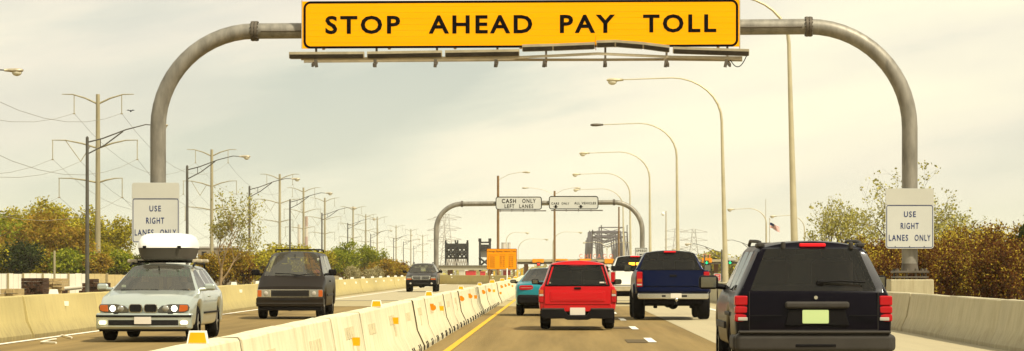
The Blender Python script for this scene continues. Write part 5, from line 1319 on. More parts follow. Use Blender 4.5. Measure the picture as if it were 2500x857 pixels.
v.box('body_line', -.74, -.36, -.085, -.06, .79, .80, TRIM, .003); v.box('body_line', .40, .74, -.085, -.06, .79, .80, TRIM, .003)
v.both('tailgate_seam', .728, .734, -.034, -.015, .63, 1.07, TRIM_G, .001); v.box('tailgate_seam', -.73, .73, -.098, -.06, .628, .634, TRIM_G, .001)
v.tube('lock', [(.02, -.095, 1.0), (.02, -.06, 1.0)], .022, CHROME)
b = v.box('rear_bumper', -.90, .90, -.20, .16, .37, .60, TRIM_G, .07, seg=4); v.box('bumper_step', -.86, .86, -.215, -.05, .595, .625, TRIM_G, .02, parent=b); v.box('bumper_slot', -.22, .24, -.206, -.15, .44, .475, TRIM, .01, parent=b)
v.both('bumper_end', .80, .925, -.12, .55, .39, .58, TRIM_G, .05)
wp = v.box('rear_wiper', .03, .12, -.05, .03, 1.135, 1.20, TRIM, .02); v.tube('wiper_blade', [(.08, -.045, 1.175), (.30, -.055, 1.188), (.58, -.03, 1.175)], .014, TRIM, 6, wp)
for sg in (-1, 1):
    r_ = v.tube('roof_rail', [(sg * .575, .36, 1.585), (sg * .575, .50, 1.632), (sg * .58, .9, 1.645), (sg * .58, 2.1, 1.66), (sg * .58, 2.35, 1.61)], .020, TRIM_G)
    v.box('rail_foot', sg * .575 - .045, sg * .575 + .045, .34, .70, 1.57, 1.622, TRIM_G, .02, parent=r_)
    for yy in (1.02, 1.90): v.box('door_pillar', sg * .86 - .004, sg * .86 + .004, yy - .02, yy + .02, 1.05, 1.08, TRIM, .002)
    v.box('rubbing_strip', min(sg * .905, sg * .935), max(sg * .905, sg * .935), 1.5, 3.2, .62, .70, TRIM_G, .01)
    v.box('wheel_lip', min(sg * .87, sg * .93), max(sg * .87, sg * .93), .6, 1.5, .78, .83, TRIM_G, .015)
v.door_mirror(.92, 2.95, 1.16, .24, .17)
for X in (-.38, .38): v.seat(X, 2.0, .82, .5, .62, SEAT)
v.box('rear_bench', -.66, .66, .95, 1.1, .6, 1.14, SEAT, .06, rx=R(10)); v.wheel_dash(3.0, 1.06, .72); v.rear_mirror(2.62, 1.50)
v.place(c, DX, 1); sit(v, -.38, 1.98, .80, 'driver seen as a dark shape inside the black utility vehicle')

# ---- red pickup with a canopy shell
P = paint('red_paint', (0.50, 0.008, 0.012), .0, .35, 1.8, .06)
W, zr, bt = 1.68, 1.475, .955; w = W / 2
K = [dict(y=0, w=w - .02, belt=bt, up=roof(w - .06, bt, .585, zr, .035, (.02, .16, .2, .19, .19), .075)), dict(y=.08, w=w - .004, belt=bt, up=roof(w - .05, bt, .60, zr + .005, .035, (.02, .15, .18, .17, .17), .075)),
     dict(y=.5, w=w, belt=bt, up=roof(w - .03, bt, .625, zr + .01, .035)), dict(y=1.88, w=w, belt=bt, up=roof(w - .03, bt, .635, zr, .035)), dict(y=2.0, w=w, belt=bt, up=roof(w - .03, bt, .62, zr - .02, .03)),
     dict(y=2.62, w=w, belt=bt, up=roof(w - .03, bt, .60, zr - .05, .03)), dict(y=3.30, w=w - .01, belt=bt - .02, up=cowl(w - .03, bt - .02)), dict(y=4.2, w=w - .03, belt=bt - .1, up=hood(w, bt - .1, .04)), dict(y=4.55, w=w - .1, belt=bt - .2, up=hood(w - .08, bt - .2, .03))]
v = Car('pickup_truck', 'red pickup with a red canopy shell and black rear bumper', 'pickup', W, 4.55, .40, (1.1, 3.7), .335, K, P)
v.build([(.35, 1.0), (1.06, 1.8), (2.08, 3.18)], (2.62, 3.30), None, dict(kr=8, cols=C7, bulge=.03, win=6, tw=.885), dict(kr=5, cols=C7, bulge=.1), G_MID, G_CLEAR, G_MID)
v.wheels(.215, .03)
v.box('hatch_sill', -.70, .70, -.04, .04, .955, .99, TRIM, .008)
v.plate('hatch_frame', [(-.71, .97), (-.68, .97), (-.555, 1.40), (-.585, 1.40)], -.012, .012, TRIM, .004, lean=(.97, .34)); v.plate('hatch_frame', [(.68, .97), (.71, .97), (.585, 1.40), (.555, 1.40)], -.012, .012, TRIM, .004, lean=(.97, .34)); v.plate('hatch_frame', [(-.585, 1.40), (.585, 1.40), (.58, 1.425), (-.58, 1.425)], -.012, .012, TRIM, .004, lean=(.97, .34))
v.plate('tailgate', rrect(-.72, .72, .555, .945, .03), -.05, .01, P, .012)
v.plate('tailgate_panel', rrect(-.60, .60, .615, .85, .035), -.062, -.045, P, .010)
v.plate('tailgate_crease', rrect(-.56, .56, .65, .815, .03), -.068, -.060, P, .004)
v.box('handle', -.075, .075, -.07, -.045, .885, .935, TRIM, .012)
for sg in (-1, 1):
    a, b = sorted((sg * .735, sg * .848)); L_ = v.box('tail_lamp', a, b, -.03, .12, .60, .885, RED_T, .015)
    v.box('indicator_lens', a + .012, b - .012, -.036, .05, .79, .872, AMB_T, .006, parent=L_); v.box('reversing_lens', a + .012, b - .012, -.036, .05, .735, .782, CLR_T, .006, parent=L_)
    v.tube('hatch_lock', [(sg * .60, -.03, 1.03), (sg * .60, .03, 1.03)], .02, CHROME)
v.plate('apron', rrect(-.74, .74, .40, .56, .02), -.035, .05, P, .01)
v.plate('rear_bumper', [(-.80, .47), (-.80, .30), (-.74, .24), (-.30, .25), (-.22, .22), (.22, .22), (.30, .25), (.74, .24), (.80, .30), (.80, .47), (.30, .45), (.20, .32), (-.20, .32), (-.30, .45)], -.16, .06, TRIM, .02)
v.box('bumper_pad', -.78, -.29, -.165, .0, .44, .475, TRIM_G, .01); v.box('bumper_pad', .29, .78, -.165, .0, .44, .475, TRIM_G, .01)
v.plate('number_plate', rrect(-.165, .165, .325, .485, .012), -.075, -.062, PLATE_W, .003)
v.box('maker_badge', .48, .58, -.035, -.02, 1.02, 1.05, PLATE_W, .003)
v.both('mud_flap', .60, .82, .62, .64, .14, .42, TRIM, .005)
v.door_mirror(.86, 2.95, 1.04, .17, .12)
for X in (-.34, .34): v.seat(X, 2.35, .74, .48, .58, SEAT, head=True)
v.rear_mirror(2.72, 1.34); v.wheel_dash(3.05, .94, .68)
v.box('cargo_bin', -.62, -.12, 1.3, 1.8, .55, 1.12, SEAT, .04); v.box('cargo_bin', .15, .62, 1.1, 1.7, .55, 1.10, SEAT, .04)
v.place(1410, 65.3, 1)

# ---- blue pickup
P = paint('navy_paint', (0.002, 0.006, 0.034), .05, .3, .8, .01)
W, zr, bt = 1.96, 1.79, 1.30
def pickup(name, label, P, W, zr, bt, L, z0, wr, axles, cab, glass_r):
    w = W / 2; fl = .80
    yb = cab[0]; br = (.0, .12, .14, .10, .09)
    K = [dict(y=0, w=w - .03, belt=bt, up=bedpts(w - .03, bt, fl), z0=z0 + .18), dict(y=.08, w=w - .005, belt=bt, up=bedpts(w, bt, fl), z0=z0 + .18), dict(y=yb - .06, w=w, belt=bt, up=bedpts(w, bt, fl)), dict(y=yb - .05, w=w - .01, belt=bt, up=[(w - .05, bt + .005), (w - .075, bt + .01), (w - .16, bt + .02), (w * .5, bt + .02), (0, bt + .02)]),
         dict(y=yb + .10, w=w, belt=bt, up=roof(w - .02, bt, w - .275, zr, .04, None, .10)), dict(y=yb + .55, w=w, belt=bt - .02, up=roof(w - .02, bt - .02, w - .255, zr + .01, .045, None, .10)), dict(y=cab[1], w=w, belt=bt - .04, up=roof(w - .02, bt - .04, w - .27, zr - .01, .04, None, .10)),
         dict(y=cab[2], w=w - .005, belt=bt - .06, up=cowl(w - .02, bt - .06)), dict(y=L - .5, w=w - .01, belt=bt - .10, up=hood(w, bt - .10, .07)), dict(y=L - .08, w=w - .04, belt=bt - .16, up=hood(w - .02, bt - .16, .05)), dict(y=L, w=w - .09, belt=bt - .22, up=hood(w - .06, bt - .22, .03))]
    v = Car(name, label, 'pickup', W, L, z0, axles, wr, K, P)
    v.build([(yb + .16, cab[1] - .75), (cab[1] - .66, cab[2] - .1)], (cab[1], cab[2]), (yb - .05, yb + .10), dict(kr=6, cols=C7, bulge=.02), dict(kr=5, cols=C7, bulge=.1), G_MID, G_CLEAR, glass_r)
    v.box('tailgate_inner', -w + .13, w - .13, .05, .09, .8, bt - .02, P, .01)
    v.fl = fl
    return v
v = pickup('pickup_truck', 'dark blue pickup with chrome rear bumper and tow ball', P, W, zr, bt, 5.6, .52, .40, (1.25, 4.6), (2.1, 3.55, 4.25), G_TINT)
v.wheels(.30, -.03)
v.plate('tailgate', rrect(-.79, .79, .875, 1.305, .03), -.045, .01, P, .015); v.box('tailgate_cap', -.80, .80, -.05, .10, 1.296, 1.322, TRIM, .01)
v.box('handle', -.09, .10, -.062, -.04, 1.125, 1.185, TRIM, .012)
v.plate('lower_panel', rrect(-.90, .90, .745, .865, .02), -.03, .06, P, .012)
for sg in (-1, 1):
    a, b = sorted((sg * .80, sg * .955)); L_ = v.box('tail_lamp', a, b, -.035, .14, .862, 1.26, RED_T, .02)
    v.box('indicator_lens', a + .014, b - .014, -.041, .05, .985, 1.075, AMB_T, .006, parent=L_); v.box('reversing_lens', a + .014, b - .014, -.041, .05, .90, .94, CLR_T, .006, parent=L_)
    v.box('wheel_flare', min(sg * .93, sg * 1.03), max(sg * .93, sg * 1.03), .78, 1.72, .68, .95, P, .045)
b = v.plate('rear_bumper', rrect(-.93, .93, .545, .70, .05, 5), -.22, -.10, CHROME, .02); v.box('bumper_pad', -.90, .90, -.235, -.05, .695, .72, TRIM, .008, parent=b)
for x0, x1 in ((-.30, -.20), (.22, .36)): v.box('bumper_socket', x0, x1, -.226, -.2, .60, .65, TRIM, .008, parent=b)
for X in (-.40, .42): v.tube('bumper_bolt', [(X, -.235, .63), (X, -.20, .63)], .025, CHROME, 10, b)
v.plate('number_plate', rrect(-.07, .215, .575, .695, .012), -.235, -.226, PLATE_W, .003)
h = v.box('hitch', .03, .13, -.30, .1, .40, .47, TRIM, .01); m = MB(); m.sphere((.08, -.27, .53), .045, 12, 8); m.tube([(.08, -.27, .47), (.08, -.27, .53)], .02, 8); m.build('tow_ball', CHROME, h, smooth=True)
v.box('undertray', -.75, .75, .1, .4, .40, .56, UNDER, .03); v.box('spring_shackle', -.5, -.4, .3, .5, .30, .5, UNDER, .02); v.box('spring_shackle', .45, .55, .3, .5, .30, .5, UNDER, .02)
v.box('high_brake_lamp', -.16, .16, 2.12, 2.2, 1.775, 1.815, RED_ON, .012)
v.door_mirror(.985, 3.75, 1.36, .22, .20)
for X in (-.42, .42): v.seat(X, 3.05, .98, .54, .60, SEAT)
v.rear_mirror(3.6, 1.66); v.wheel_dash(4.0, 1.25, .8, -.42)
v.place(1643, 78.3, 1); sit(v, -.42, 3.03, .96, 'driver seen as a dark shape inside the dark blue pickup')

# ---- white pickup ahead with a lit amber bar in its rear window
P = paint('white_paint', (0.82, 0.80, 0.73), 0, .35, .8, .05)
v = pickup('pickup_truck', 'white pickup with an amber warning light glowing in its rear window', P, 2.0, 1.82, 1.28, 5.7, .55, .40, (1.3, 4.7), (2.2, 3.6, 4.3), G_MID)
v.wheels(.28, .0)
v.plate('tailgate', rrect(-.80, .80, .74, 1.27, .03), -.045, .01, P, .015); v.box('tailgate_cap', -.90, .90, -.05, .12, 1.262, 1.285, TRIM, .01); v.box('tool_box', -.93, .93, 1.55, 2.05, 1.2, 1.46, TRIM, .03)
for sg in (-1, 1): a, b = sorted((sg * .82, sg * .975)); v.box('tail_lamp', a, b, -.03, .12, .80, 1.22, RED_T, .02)
b = v.plate('rear_bumper', rrect(-.93, .93, .50, .68, .05, 5), -.2, -.08, ALU, .02); v.box('bumper_pad', -.90, .90, -.215, -.05, .675, .70, P, .008, parent=b)
v.plate('number_plate', rrect(-.16, .16, .53, .66, .012), -.214, -.206, PLATE_W, .003)
v.box('undertray', -.75, .75, .1, .4, .30, .55, UNDER, .03)
v.box('high_brake_lamp', -.18, .18, 2.22, 2.3, 1.80, 1.84, RED_ON, .012)
lb_ = v.box('warning_light_bar', -.26, .32, 2.10, 2.2, 1.47, 1.60, TRIM, .02)
for a, b in ((-.24, .0), (.05, .30)): v.box('flasher', a, b, 2.085, 2.11, 1.485, 1.59, AMB_ON, .015, parent=lb_)
v.door_mirror(1.0, 3.8, 1.33, .25, .24)
for X in (-.42, .42): v.seat(X, 3.1, .98, .54, .60, SEAT)
v.wheel_dash(4.05, 1.22, .8, -.42); v.box('handle', -.1, .1, -.062, -.04, 1.1, 1.16, TRIM, .012)
v.place(1554, 113.5, 1); sit(v, -.42, 3.08, .96, 'driver seen as a dark shape inside the white pickup')

# ---- teal coupe, half hidden by the red pickup, and a pale sedan ahead of it
def coupe(name, label, P, px, D, lower):
    W, zr, bt = 1.70, 1.34, .92; w = W / 2
    K = [dict(y=0, w=w - .09, belt=bt - .08, up=hood(w - .09, bt - .08, .04, (.02, .03, .04, .03, .03)), ldy=[.06, .04, 0, -.03, .0, .02], z0=.34), dict(y=.07, w=w - .03, belt=bt - .02, up=hood(w - .04, bt - .02, .05)), dict(y=.42, w=w - .01, belt=bt, up=hood(w - .02, bt, .06)),
         dict(y=.72, w=w, belt=bt, up=[(w - .045, bt + .015), (w - .08, bt + .03), (w - .15, bt + .05), (w * .5, bt + .07), (0, bt + .075)]), dict(y=1.45, w=w, belt=bt, up=roof(w, bt, .53, zr - .01, .03)), dict(y=2.2, w=w, belt=bt - .01, up=roof(w, bt - .01, .55, zr + .01, .03)), dict(y=2.5, w=w, belt=bt - .02, up=roof(w, bt - .02, .535, zr - .01, .03)),
         dict(y=3.25, w=w, belt=bt - .05, up=cowl(w, bt - .05)), dict(y=4.1, w=w - .05, belt=bt - .2, up=hood(w, bt - .2, .05)), dict(y=4.5, w=w - .2, belt=bt - .35, up=hood(w - .15, bt - .35, .03))]
    v = Car(name, label, 'car', W, 4.5, .30, (.95, 3.55), .31, K, P)
    v.build([(1.0, 1.7), (1.78, 3.1)], (2.5, 3.25), (.72, 1.45), dict(kr=5, cols=C7, bulge=.10), dict(kr=5, cols=C7, bulge=.12), G_CLEAR, G_CLEAR, G_CLEAR)
    v.wheels(.2)
    v.box('rear_bumper', -.80, .80, -.15, .2, .32, .60, lower, .08, seg=4)
    for sg in (-1, 1): a, b = sorted((sg * .34, sg * .74)); v.plate('tail_lamp', rrect(a, b, .735, .87, .06, 5), -.075, .1, RED_T, .015); v.box('lens_seam', a + .04, b - .04, -.079, -.07, .795, .803, CLR_T, .002)
    v.plate('number_plate', rrect(-.16, .16, .66, .79, .012), -.125, -.115, PLATE_W, .003); v.box('undertray', -.6, .6, .1, .5, .2, .36, UNDER, .03)
    v.door_mirror(.86, 2.75, .97, .18, .11)
    for X in (-.34, .34): v.seat(X, 2.0, .55, .46, .58, SEAT)
    v.box('rear_bench', -.58, .58, 1.1, 1.25, .4, .92, SEAT, .05, rx=R(15)); v.wheel_dash(2.95, .86, .66); v.rear_mirror(2.55, 1.26)
    v.place(px, D, 1); return v
v = coupe('coupe', 'teal coupe with dark bumper half hidden by the red pickup', paint('teal_paint', (0.008, 0.20, 0.235), .3, .3, 2.5, .05), 1331, 85.2, TRIM)
sit(v, -.34, 1.98, .53, 'driver seen as a dark shape inside the teal coupe'); sit(v, .34, 1.98, .53, 'passenger seen as a dark shape inside the teal coupe')
v = coupe('sedan', 'pale sedan just ahead of the teal coupe, only its roof showing', paint('cream_paint', (0.50, 0.46, 0.36), .2, .3, 1.0, .05), 1352, 101.5, paint('cream_paint', (0, 0, 0)))

# ---- silver-green wagon with a roof box, coming towards us
P = paint('silver_green_paint', (0.43, 0.47, 0.41), .5, .28, 4.0, .06)
W, zr, bt = 1.79, 1.395, .905; w = W / 2
K = [dict(y=0, w=w - .06, belt=bt, up=roof(w - .06, bt, .58, zr - .02, .03, (.02, .34, .40, .38, .38))), dict(y=.1, w=w - .02, belt=bt, up=roof(w - .02, bt, .59, zr - .015, .03, (.02, .3, .36, .34, .34))), dict(y=.8, w=w, belt=bt, up=roof(w, bt, .60, zr, .03)), dict(y=2.2, w=w, belt=bt, up=roof(w, bt, .61, zr + .01, .035)),
     dict(y=2.55, w=w, belt=bt - .01, up=roof(w, bt - .01, .595, zr - .005, .03, (0, -.03, 0, .03, .04))), dict(y=3.42, w=w - .005, belt=bt - .02, up=cowl(w, bt - .02, (0, 0, .02, .08, .11))), dict(y=4.2, w=w - .03, belt=bt - .09, up=hood(w - .02, bt - .09, .065)), dict(y=4.62, w=w - .075, belt=bt - .20, up=hood(w - .08, bt - .20, .06, (0, 0, .02, .06, .08))),
     dict(y=4.73, w=w - .12, belt=bt - .27, up=hood(w - .14, bt - .27, .03, (0, 0, .02, .05, .06)), ldy=[-.05, -.03, 0, .02, 0, 0])]
v = Car('station_wagon', 'silver-green station wagon with lit headlamps and a white roof box, oncoming', 'car', W, 4.8, .27, (.93, 3.76), .325, K, P)
v.build([(.6, 1.2), (1.28, 2.05), (2.13, 3.3)], (2.55, 3.42), None, dict(kr=8, cols=C7, bulge=.06, win=6, tw=.885), dict(kr=5, cols=C7, bulge=.10, bk=[1, 1, 1, 1, .9, .8]), G_MID, G_WAG, G_CLEAR)
v.wheels(.215)
yf = 4.73
def arcY(x): return yf + .10 * (1 - (x / .8) ** 2)
def fplate(name, pts, off, th, mt, bev=.006, parent=None, ya=None):
    ya = ya or arcY
    m = MB(); m.prism(pts, -th, 0); m.v = [(q[0], q[1] + ya(q[0]) + off, q[2]) for q in m.v]; return m.build(name, mt, parent or v.root, bev=bev, bseg=2)
for sg in (-1, 1):
    pts = [(.27, .535), (.40, .525), (.72, .53), (.815, .56), (.83, .64), (.80, .685), (.50, .69), (.34, .66), (.27, .60)]
    h = fplate('headlamp', [(sg * a, b) for a, b in (pts if sg > 0 else pts[::-1])], .028, .10, mat('headlamp_housing', (0.09, 0.09, 0.08), .15, metal=.5, coat=.8), .012)
    fplate('indicator', [(sg * a, b) for a, b in ([(.645, .548), (.75, .553), (.80, .575), (.808, .64), (.79, .67), (.66, .672)][::sg])], .036, .02, AMB_T, .006, h)
    for X, mt, rr in ((.56, HEAD_ON, .056), (.405, HEAD, .062)):
        m = MB(); m.sphere((sg * X, arcY(X) + .018, .607), (rr, .035, rr), 16, 8); m.build('lamp_bulb_lens', mt, h, smooth=True)
    m = MB(); m.prism(rrect(*sorted((sg * .68, sg * .81)), .318, .385, .025), 0, .02); m.v = [(q[0], q[1] + arcY(q[0]) + .085, q[2]) for q in m.v]; m.build('fog_lamp', FOG_ON, v.root, bev=.005)
    k1, k2 = sorted((sg * .025, sg * .25)); g = fplate('grille_frame', rrect(k1 - .012, k2 + .012, .530, .692, .05, 5), .035, .08, CHROME, .008); fplate('grille', rrect(k1, k2, .542, .682, .045, 5), .042, .02, BLACK, .006, g)
    for q in range(5): fplate('grille_bar', rrect(k1 + .03 + q * .042, k1 + .036 + q * .042, .55, .675, .002, 1), .045, .004, TRIM, 0, g)
    v.box('door_handle', min(sg * .89, sg * .915), max(sg * .89, sg * .915), 2.3, 2.5, .80, .83, P, .01); v.box('rubbing_strip', min(sg * .895, sg * .922), max(sg * .895, sg * .922), 1.0, 3.2, .49, .53, TRIM, .008)
bump = lambda x: yf + .155 * (1 - (x / 1.05) ** 2) + .0
def fb(name, x0, x1, z0, z1, off, th, mt, bev=.01, n=9, parent=None):
    m = MB(); xs = [x0 + (x1 - x0) * i / n for i in range(n + 1)]; vs = []
    for x in xs: y = bump(x) + off; vs += [(x, y, z0), (x, y, z1), (x, y - th, z1), (x, y - th, z0)]
    fs = []
    for i in range(n):
        for k in range(4): fs.append((4 * i + k, 4 * i + (k + 1) % 4, 4 * i + 4 + (k + 1) % 4, 4 * i + 4 + k))
    fs += [(3, 2, 1, 0), (4 * n, 4 * n + 1, 4 * n + 2, 4 * n + 3)]; m.add(vs, fs); return m.build(name, mt, parent or v.root, bev=bev, bseg=3)
b = fb('front_bumper', -.875, .875, .225, .525, .0, .24, P, .04); fb('bumper_strip', -.872, .872, .448, .487, .012, .03, TRIM, .008, parent=b); fb('lower_intake', -.64, .64, .300, .40, .006, .02, BLACK, .02, parent=b); fb('chin_strip', -.80, .80, .262, .280, .008, .02, CHROME, .005, parent=b); fb('chin', -.82, .82, .19, .245, -.02, .2, TRIM, .02, parent=b)
for X in (-.5, .5): fb('washer_cover', X - .045, X + .045, .515, .535, .0, .05, TRIM, .006, 2, b)
fb('number_plate', -.155, .155, .325, .455, .028, .014, PLATE_W, .003, 3); fb('plate_frame_top', -.16, .16, .456, .482, .026, .014, TRIM, .003, 3)
v.box('wiper', -.10, .62, 3.46, 3.50, .925, .945, TRIM, .006, rz=R(-3)); v.box('wiper', -.66, -.05, 3.44, 3.48, .925, .945, TRIM, .006, rz=R(4))
m = MB(); m.add([(-.55, 2.62, 1.325), (.55, 2.62, 1.325), (.58, 2.90, 1.185), (-.58, 2.90, 1.185)], [(0, 1, 2, 3), (3, 2, 1, 0)]); m.build('sun_band', G_GREEN, v.root)
v.door_mirror(.90, 3.12, .99, .21, .13, P); v.box('inspection_sticker', .56, .64, 3.24, 3.25, .985, 1.03, PLATE_W, .002)
for X in (-.37, .37): v.seat(X, 2.15, .56, .5, .60, SEAT)
v.box('rear_bench', -.62, .62, 1.2, 1.35, .45, .95, SEAT, .06, rx=R(15)); v.wheel_dash(3.1, .90, .70); v.rear_mirror(2.72, 1.30); v.box('parcel_shelf', -.6, .6, .45, 1.1, .86, .9, SEAT, .02)
for sg in (-1, 1): v.tube('roof_rail', [(sg * .60, .75, 1.36), (sg * .60, .85, 1.425), (sg * .60, 2.2, 1.44), (sg * .60, 2.45, 1.385)], .022, TRIM)
for yy in (1.1, 2.0):
    rb = v.tube('roof_bar', [(-.62, yy, 1.47), (.62, yy, 1.47)], .022, TRIM)
    for sg in (-1, 1): v.box('bar_foot', sg * .62 - .10, sg * .62 + .10, yy - .06, yy + .06, 1.445, 1.515, ALU, .025, parent=rb)
v.place(357, 54.5, -1); v.root.rotation_euler.z += R(-.6)
wag = v
sit(v, -.37, 2.13, .54, 'driver behind the windshield of the silver-green wagon'); sit(v, .37, 2.13, .54, 'passenger behind the windshield of the silver-green wagon')
# the roof box rests on the bars
rbx = thing('roof_box', 'white streamlined roof box with grey base strapped on the silver-green wagon', 'roof box', v.root.matrix_basis @ Vector((0, 1.5, 1.495)), rz=math.pi + R(-.6))
WB = mat('roof_box_white', (0.86, 0.84, 0.77), .35, coat=.4); GB = mat('roof_box_grey', (0.075, 0.065, 0.05), .6)
def boxloft(zs, mt, name, par):
    m = MB(); n = 28; rings = []
    for z, sx, sy, oy in zs:
        ring_ = []
        for i in range(n):
            a = 2 * math.pi * i / n; ca, sa = math.cos(a), math.sin(a); e = .42
            ring_.append((math.copysign(abs(ca) ** e, ca) * sx, oy + math.copysign(abs(sa) ** e, sa) * sy, z))
        rings += ring_
    fs = []
    for j in range(len(zs) - 1):
        for i in range(n): fs.append((j * n + i, j * n + (i + 1) % n, (j + 1) * n + (i + 1) % n, (j + 1) * n + i))
    fs += [tuple(range(n - 1, -1, -1)), tuple((len(zs) - 1) * n + i for i in range(n))]
    m.add(rings, fs); return m.build(name, mt, par, smooth=True)
boxloft([(0, .40, .80, 0), (.03, .46, .88, 0), (.16, .50, .93, 0), (.235, .515, .95, 0)], GB, 'base_shell', rbx)
boxloft([(.237, .525, .96, 0), (.27, .525, .96, 0), (.38, .505, .92, -.02), (.46, .46, .84, -.04), (.505, .38, .70, -.06), (.52, .26, .5, -.08)], WB, 'lid', rbx)
for X in (-.33, .33): MB().box((X, .955, .25), (.07, .02, .05)).build('latch', TRIM, rbx, bev=.006)

# ---- dark minivan, oncoming
P = paint('charcoal_paint', (0.013, 0.009, 0.006), .0, .38, .6, .05)
W, zr, bt = 1.80, 1.775, 1.13; w = W / 2
K = [dict(y=0, w=w - .05, belt=bt, up=roof(w - .05, bt, .66, zr - .01, .03, (.02, .1, .14, .13, .13))), dict(y=.1, w=w - .01, belt=bt, up=roof(w - .01, bt, .67, zr, .03, (.02, .08, .1, .1, .1))), dict(y=.6, w=w, belt=bt, up=roof(w, bt, .68, zr + .01, .035)), dict(y=2.4, w=w, belt=bt, up=roof(w, bt, .685, zr + .01, .035)),
     dict(y=2.75, w=w, belt=bt, up=roof(w, bt, .665, zr - .01, .03, None, .075)), dict(y=3.72, w=w - .005, belt=bt - .02, up=cowl(w, bt - .02, (0, 0, .01, .04, .05))), dict(y=4.36, w=w - .02, belt=bt - .29, up=hood(w - .01, bt - .29, .03)), dict(y=4.44, w=w - .05, belt=bt - .36, up=hood(w - .04, bt - .36, .015)), dict(y=4.47, w=w - .07, belt=bt - .42, up=hood(w - .06, bt - .42, .01))]
v = Car('minivan', 'dark charcoal minivan with black roof rack, oncoming', 'van', W, 4.5, .33, (.95, 3.92), .34, K, P)
v.build([(.35, 1.1), (1.18, 2.1), (2.2, 3.55)], (2.75, 3.72), None, dict(kr=8, cols=C7, bulge=.04, win=6, tw=.885), dict(kr=5, cols=C7, bulge=.03), G_MID, G_WAG, G_MID)
v.wheels(.215)
yf = 4.50; arcM = lambda x: yf + .02 * (1 - (x / .9) ** 2); bump = lambda x: yf + .10 * (1 - (x / 1.6) ** 2)
g = fplate('grille_surround', rrect(-.875, .875, .575, .785, .02), .0, .06, CHROME, .006, ya=arcM)
fplate('grille', rrect(-.505, .505, .592, .765, .01), .008, .02, BLACK, .003, g, arcM)
for q in range(4): fplate('grille_bar', rrect(-.49, .49, .620 + q * .036, .632 + q * .036, .003, 1), .016, .012, TRIM_G, 0, g, arcM)
for sg in (-1, 1):
    h = fplate('headlamp', rrect(*sorted((sg * .535, sg * .755)), .592, .768, .012), .010, .03, HEAD, .004, ya=arcM); fplate('indicator', rrect(*sorted((sg * .762, sg * .868)), .592, .768, .012), .010, .03, AMB_T, .004, h, arcM)
    m = MB(); m.sphere((sg * .64, arcM(.64) + .008, .68), (.06, .02, .06), 12, 8); m.build('bulb', CLR_T, h, smooth=True)
    v.tube('wiper', [(sg * .05 - .25, 3.83 if sg > 0 else 3.83, 1.165), (sg * .05 + .0, 3.80, 1.20), (sg * .05 + .42 * 1, 3.72, 1.215)] if sg > 0 else [(-.72, 3.76, 1.205), (-.4, 3.82, 1.19), (-.05, 3.86, 1.15)], .013, TRIM, 6)
    v.tube('roof_rail', [(sg * .58, .5, 1.80), (sg * .58, .6, 1.86), (sg * .58, 2.2, 1.868), (sg * .58, 2.35, 1.815)], .022, TRIM)
    v.box('door_handle', min(sg * .9, sg * .93), max(sg * .9, sg * .93), 2.3, 2.45, .98, 1.02, TRIM, .01); v.box('rubbing_strip', min(sg * .905, sg * .93), max(sg * .905, sg * .93), 1.4, 3.4, .60, .66, TRIM_G, .01)
b = fb('front_bumper', -.90, .90, .33, .565, .0, .2, P, .03); fb('bumper_slot', -.48, .48, .495, .535, .006, .02, BLACK, .008, parent=b); fb('bumper_strip', -.905, .905, .405, .43, .012, .03, TRIM_G, .006, parent=b); fb('chin', -.84, .84, .22, .335, -.04, .15, TRIM, .03, parent=b)
for yy in (.8, 2.1): v.tube('roof_bar', [(-.58, yy, 1.865), (.58, yy, 1.865)], .018, TRIM)
v.door_mirror(.93, 3.2, 1.24, .22, .17)
for X in (-.42, .42): v.seat(X, 2.35, .85, .52, .62, SEAT_L)
v.box('rear_bench', -.62, .62, 1.2, 1.35, .7, 1.25, SEAT_L, .06, rx=R(12)); v.wheel_dash(3.35, 1.12, .74, -.42); v.rear_mirror(2.85, 1.64); v.box('inspection_sticker', -.66, -.60, 2.97, 2.98, 1.56, 1.62, PLATE_W, .002)
m = MB(); m.sphere((-.63, 3.45, 1.23), (.09, .06, .09), 12, 8); m.build('red_cushion', mat('red_cloth', (.22, .05, .05), .8), v.root, smooth=True)
v.place(708, 79.8, -1); sit(v, -.42, 2.33, .83, 'driver behind the windshield of the dark minivan')

# ---- dark utility vehicle with a chrome crosshair grille, farther off, oncoming
P = paint('dark_brown_paint', (0.018, 0.012, 0.008), .3, .3, 1.0, .10)
W, zr, bt = 1.86, 1.66, 1.12; w = W / 2
K = [dict(y=0, w=w - .05, belt=bt, up=roof(w - .05, bt, .64, zr, .03, (.02, .1, .14, .13, .13))), dict(y=.1, w=w - .01, belt=bt, up=roof(w - .01, bt, .65, zr, .03, (.02, .08, .1, .1, .1))), dict(y=.6, w=w, belt=bt, up=roof(w, bt, .66, zr + .01, .035)), dict(y=2.4, w=w, belt=bt, up=roof(w, bt, .665, zr, .035)),
     dict(y=2.7, w=w, belt=bt, up=roof(w, bt, .65, zr - .02, .03)), dict(y=3.3, w=w - .005, belt=bt, up=cowl(w, bt)), dict(y=4.3, w=w - .02, belt=bt - .12, up=hood(w - .06, bt - .12, .10)), dict(y=4.7, w=w - .05, belt=bt - .22, up=hood(w - .12, bt - .22, .09)), dict(y=4.82, w=w - .09, belt=bt - .32, up=hood(w - .2, bt - .32, .06))]
v = Car('utility_vehicle', 'dark brown utility vehicle with chrome grille, farthest of the oncoming vehicles', 'vehicle', W, 4.85, .42, (1.05, 3.98), .37, K, P)
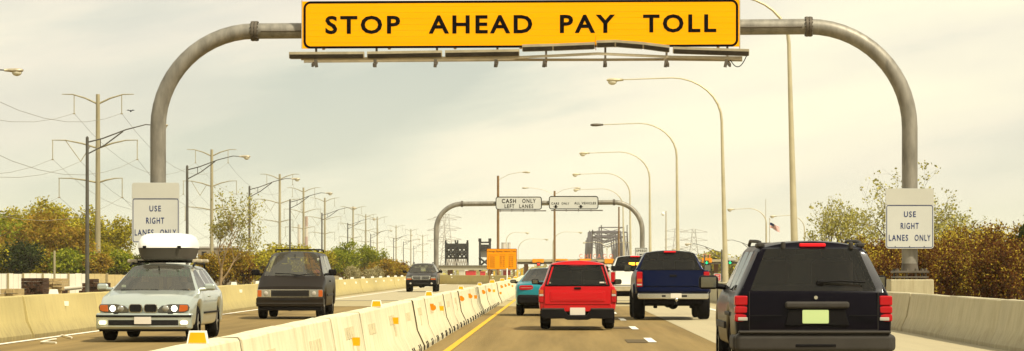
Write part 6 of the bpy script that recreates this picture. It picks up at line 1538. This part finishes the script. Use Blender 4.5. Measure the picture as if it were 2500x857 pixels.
v.build([(.35, 1.0), (1.08, 1.95), (2.05, 3.15)], (2.7, 3.3), None, dict(kr=8, cols=C7, bulge=.04, win=6, tw=.885), dict(kr=5, cols=C7, bulge=.06), G_MID, G_CLEAR, G_CLEAR)
v.wheels(.25)
yf = 4.83; arcD = lambda x: yf + .06 * (1 - (x / .9) ** 2); bump = lambda x: yf + .12 * (1 - (x / 1.3) ** 2)
g = fplate('grille_surround', [(-.46, .70), (.46, .70), (.55, .78), (.555, .93), (.50, .955), (-.50, .955), (-.555, .93), (-.55, .78)], .015, .08, CHROME, .02, ya=arcD)
for sx in (-1, 1):
    for z0_, z1_ in ((.835, .905), (.735, .805)): fplate('grille', rrect(*sorted((sx * .03, sx * (.49 if z0_ > .8 else .46))), z0_, z1_, .015), .022, .02, BLACK, .005, g, arcD)
    h = fplate('headlamp', rrect(*sorted((sx * .58, sx * .85)), .79, .88, .03), .0, .12, HEAD, .01, ya=arcD); fplate('indicator', rrect(*sorted((sx * .56, sx * .86)), .715, .785, .02), .0, .12, RED_T if False else AMB_T, .01, h, arcD)
    m = MB(); m.sphere((sx * .62, bump(.62) + .01, .50), (.06, .03, .055), 12, 8); m.build('fog_lamp', CLR_T, v.root, smooth=True)
    v.tube('roof_rail', [(sx * .58, .6, 1.68), (sx * .58, .7, 1.73), (sx * .58, 2.2, 1.74), (sx * .58, 2.4, 1.68)], .022, TRIM)
b = fb('front_bumper', -.90, .90, .40, .70, .0, .25, TRIM, .05); fb('lower_intake', -.42, .42, .44, .53, .006, .02, BLACK, .02, parent=b)
v.door_mirror(.95, 2.95, 1.19, .24, .16)
for X in (-.4, .4): v.seat(X, 2.05, .86, .52, .60, SEAT_L)
v.box('rear_bench', -.62, .62, 1.0, 1.15, .7, 1.22, SEAT_L, .06, rx=R(12)); v.wheel_dash(3.0, 1.10, .74); v.rear_mirror(2.75, 1.56)
v.place(1028, 176.0, -1); sit(v, -.4, 2.03, .84, 'driver behind the windshield of the dark brown utility vehicle')
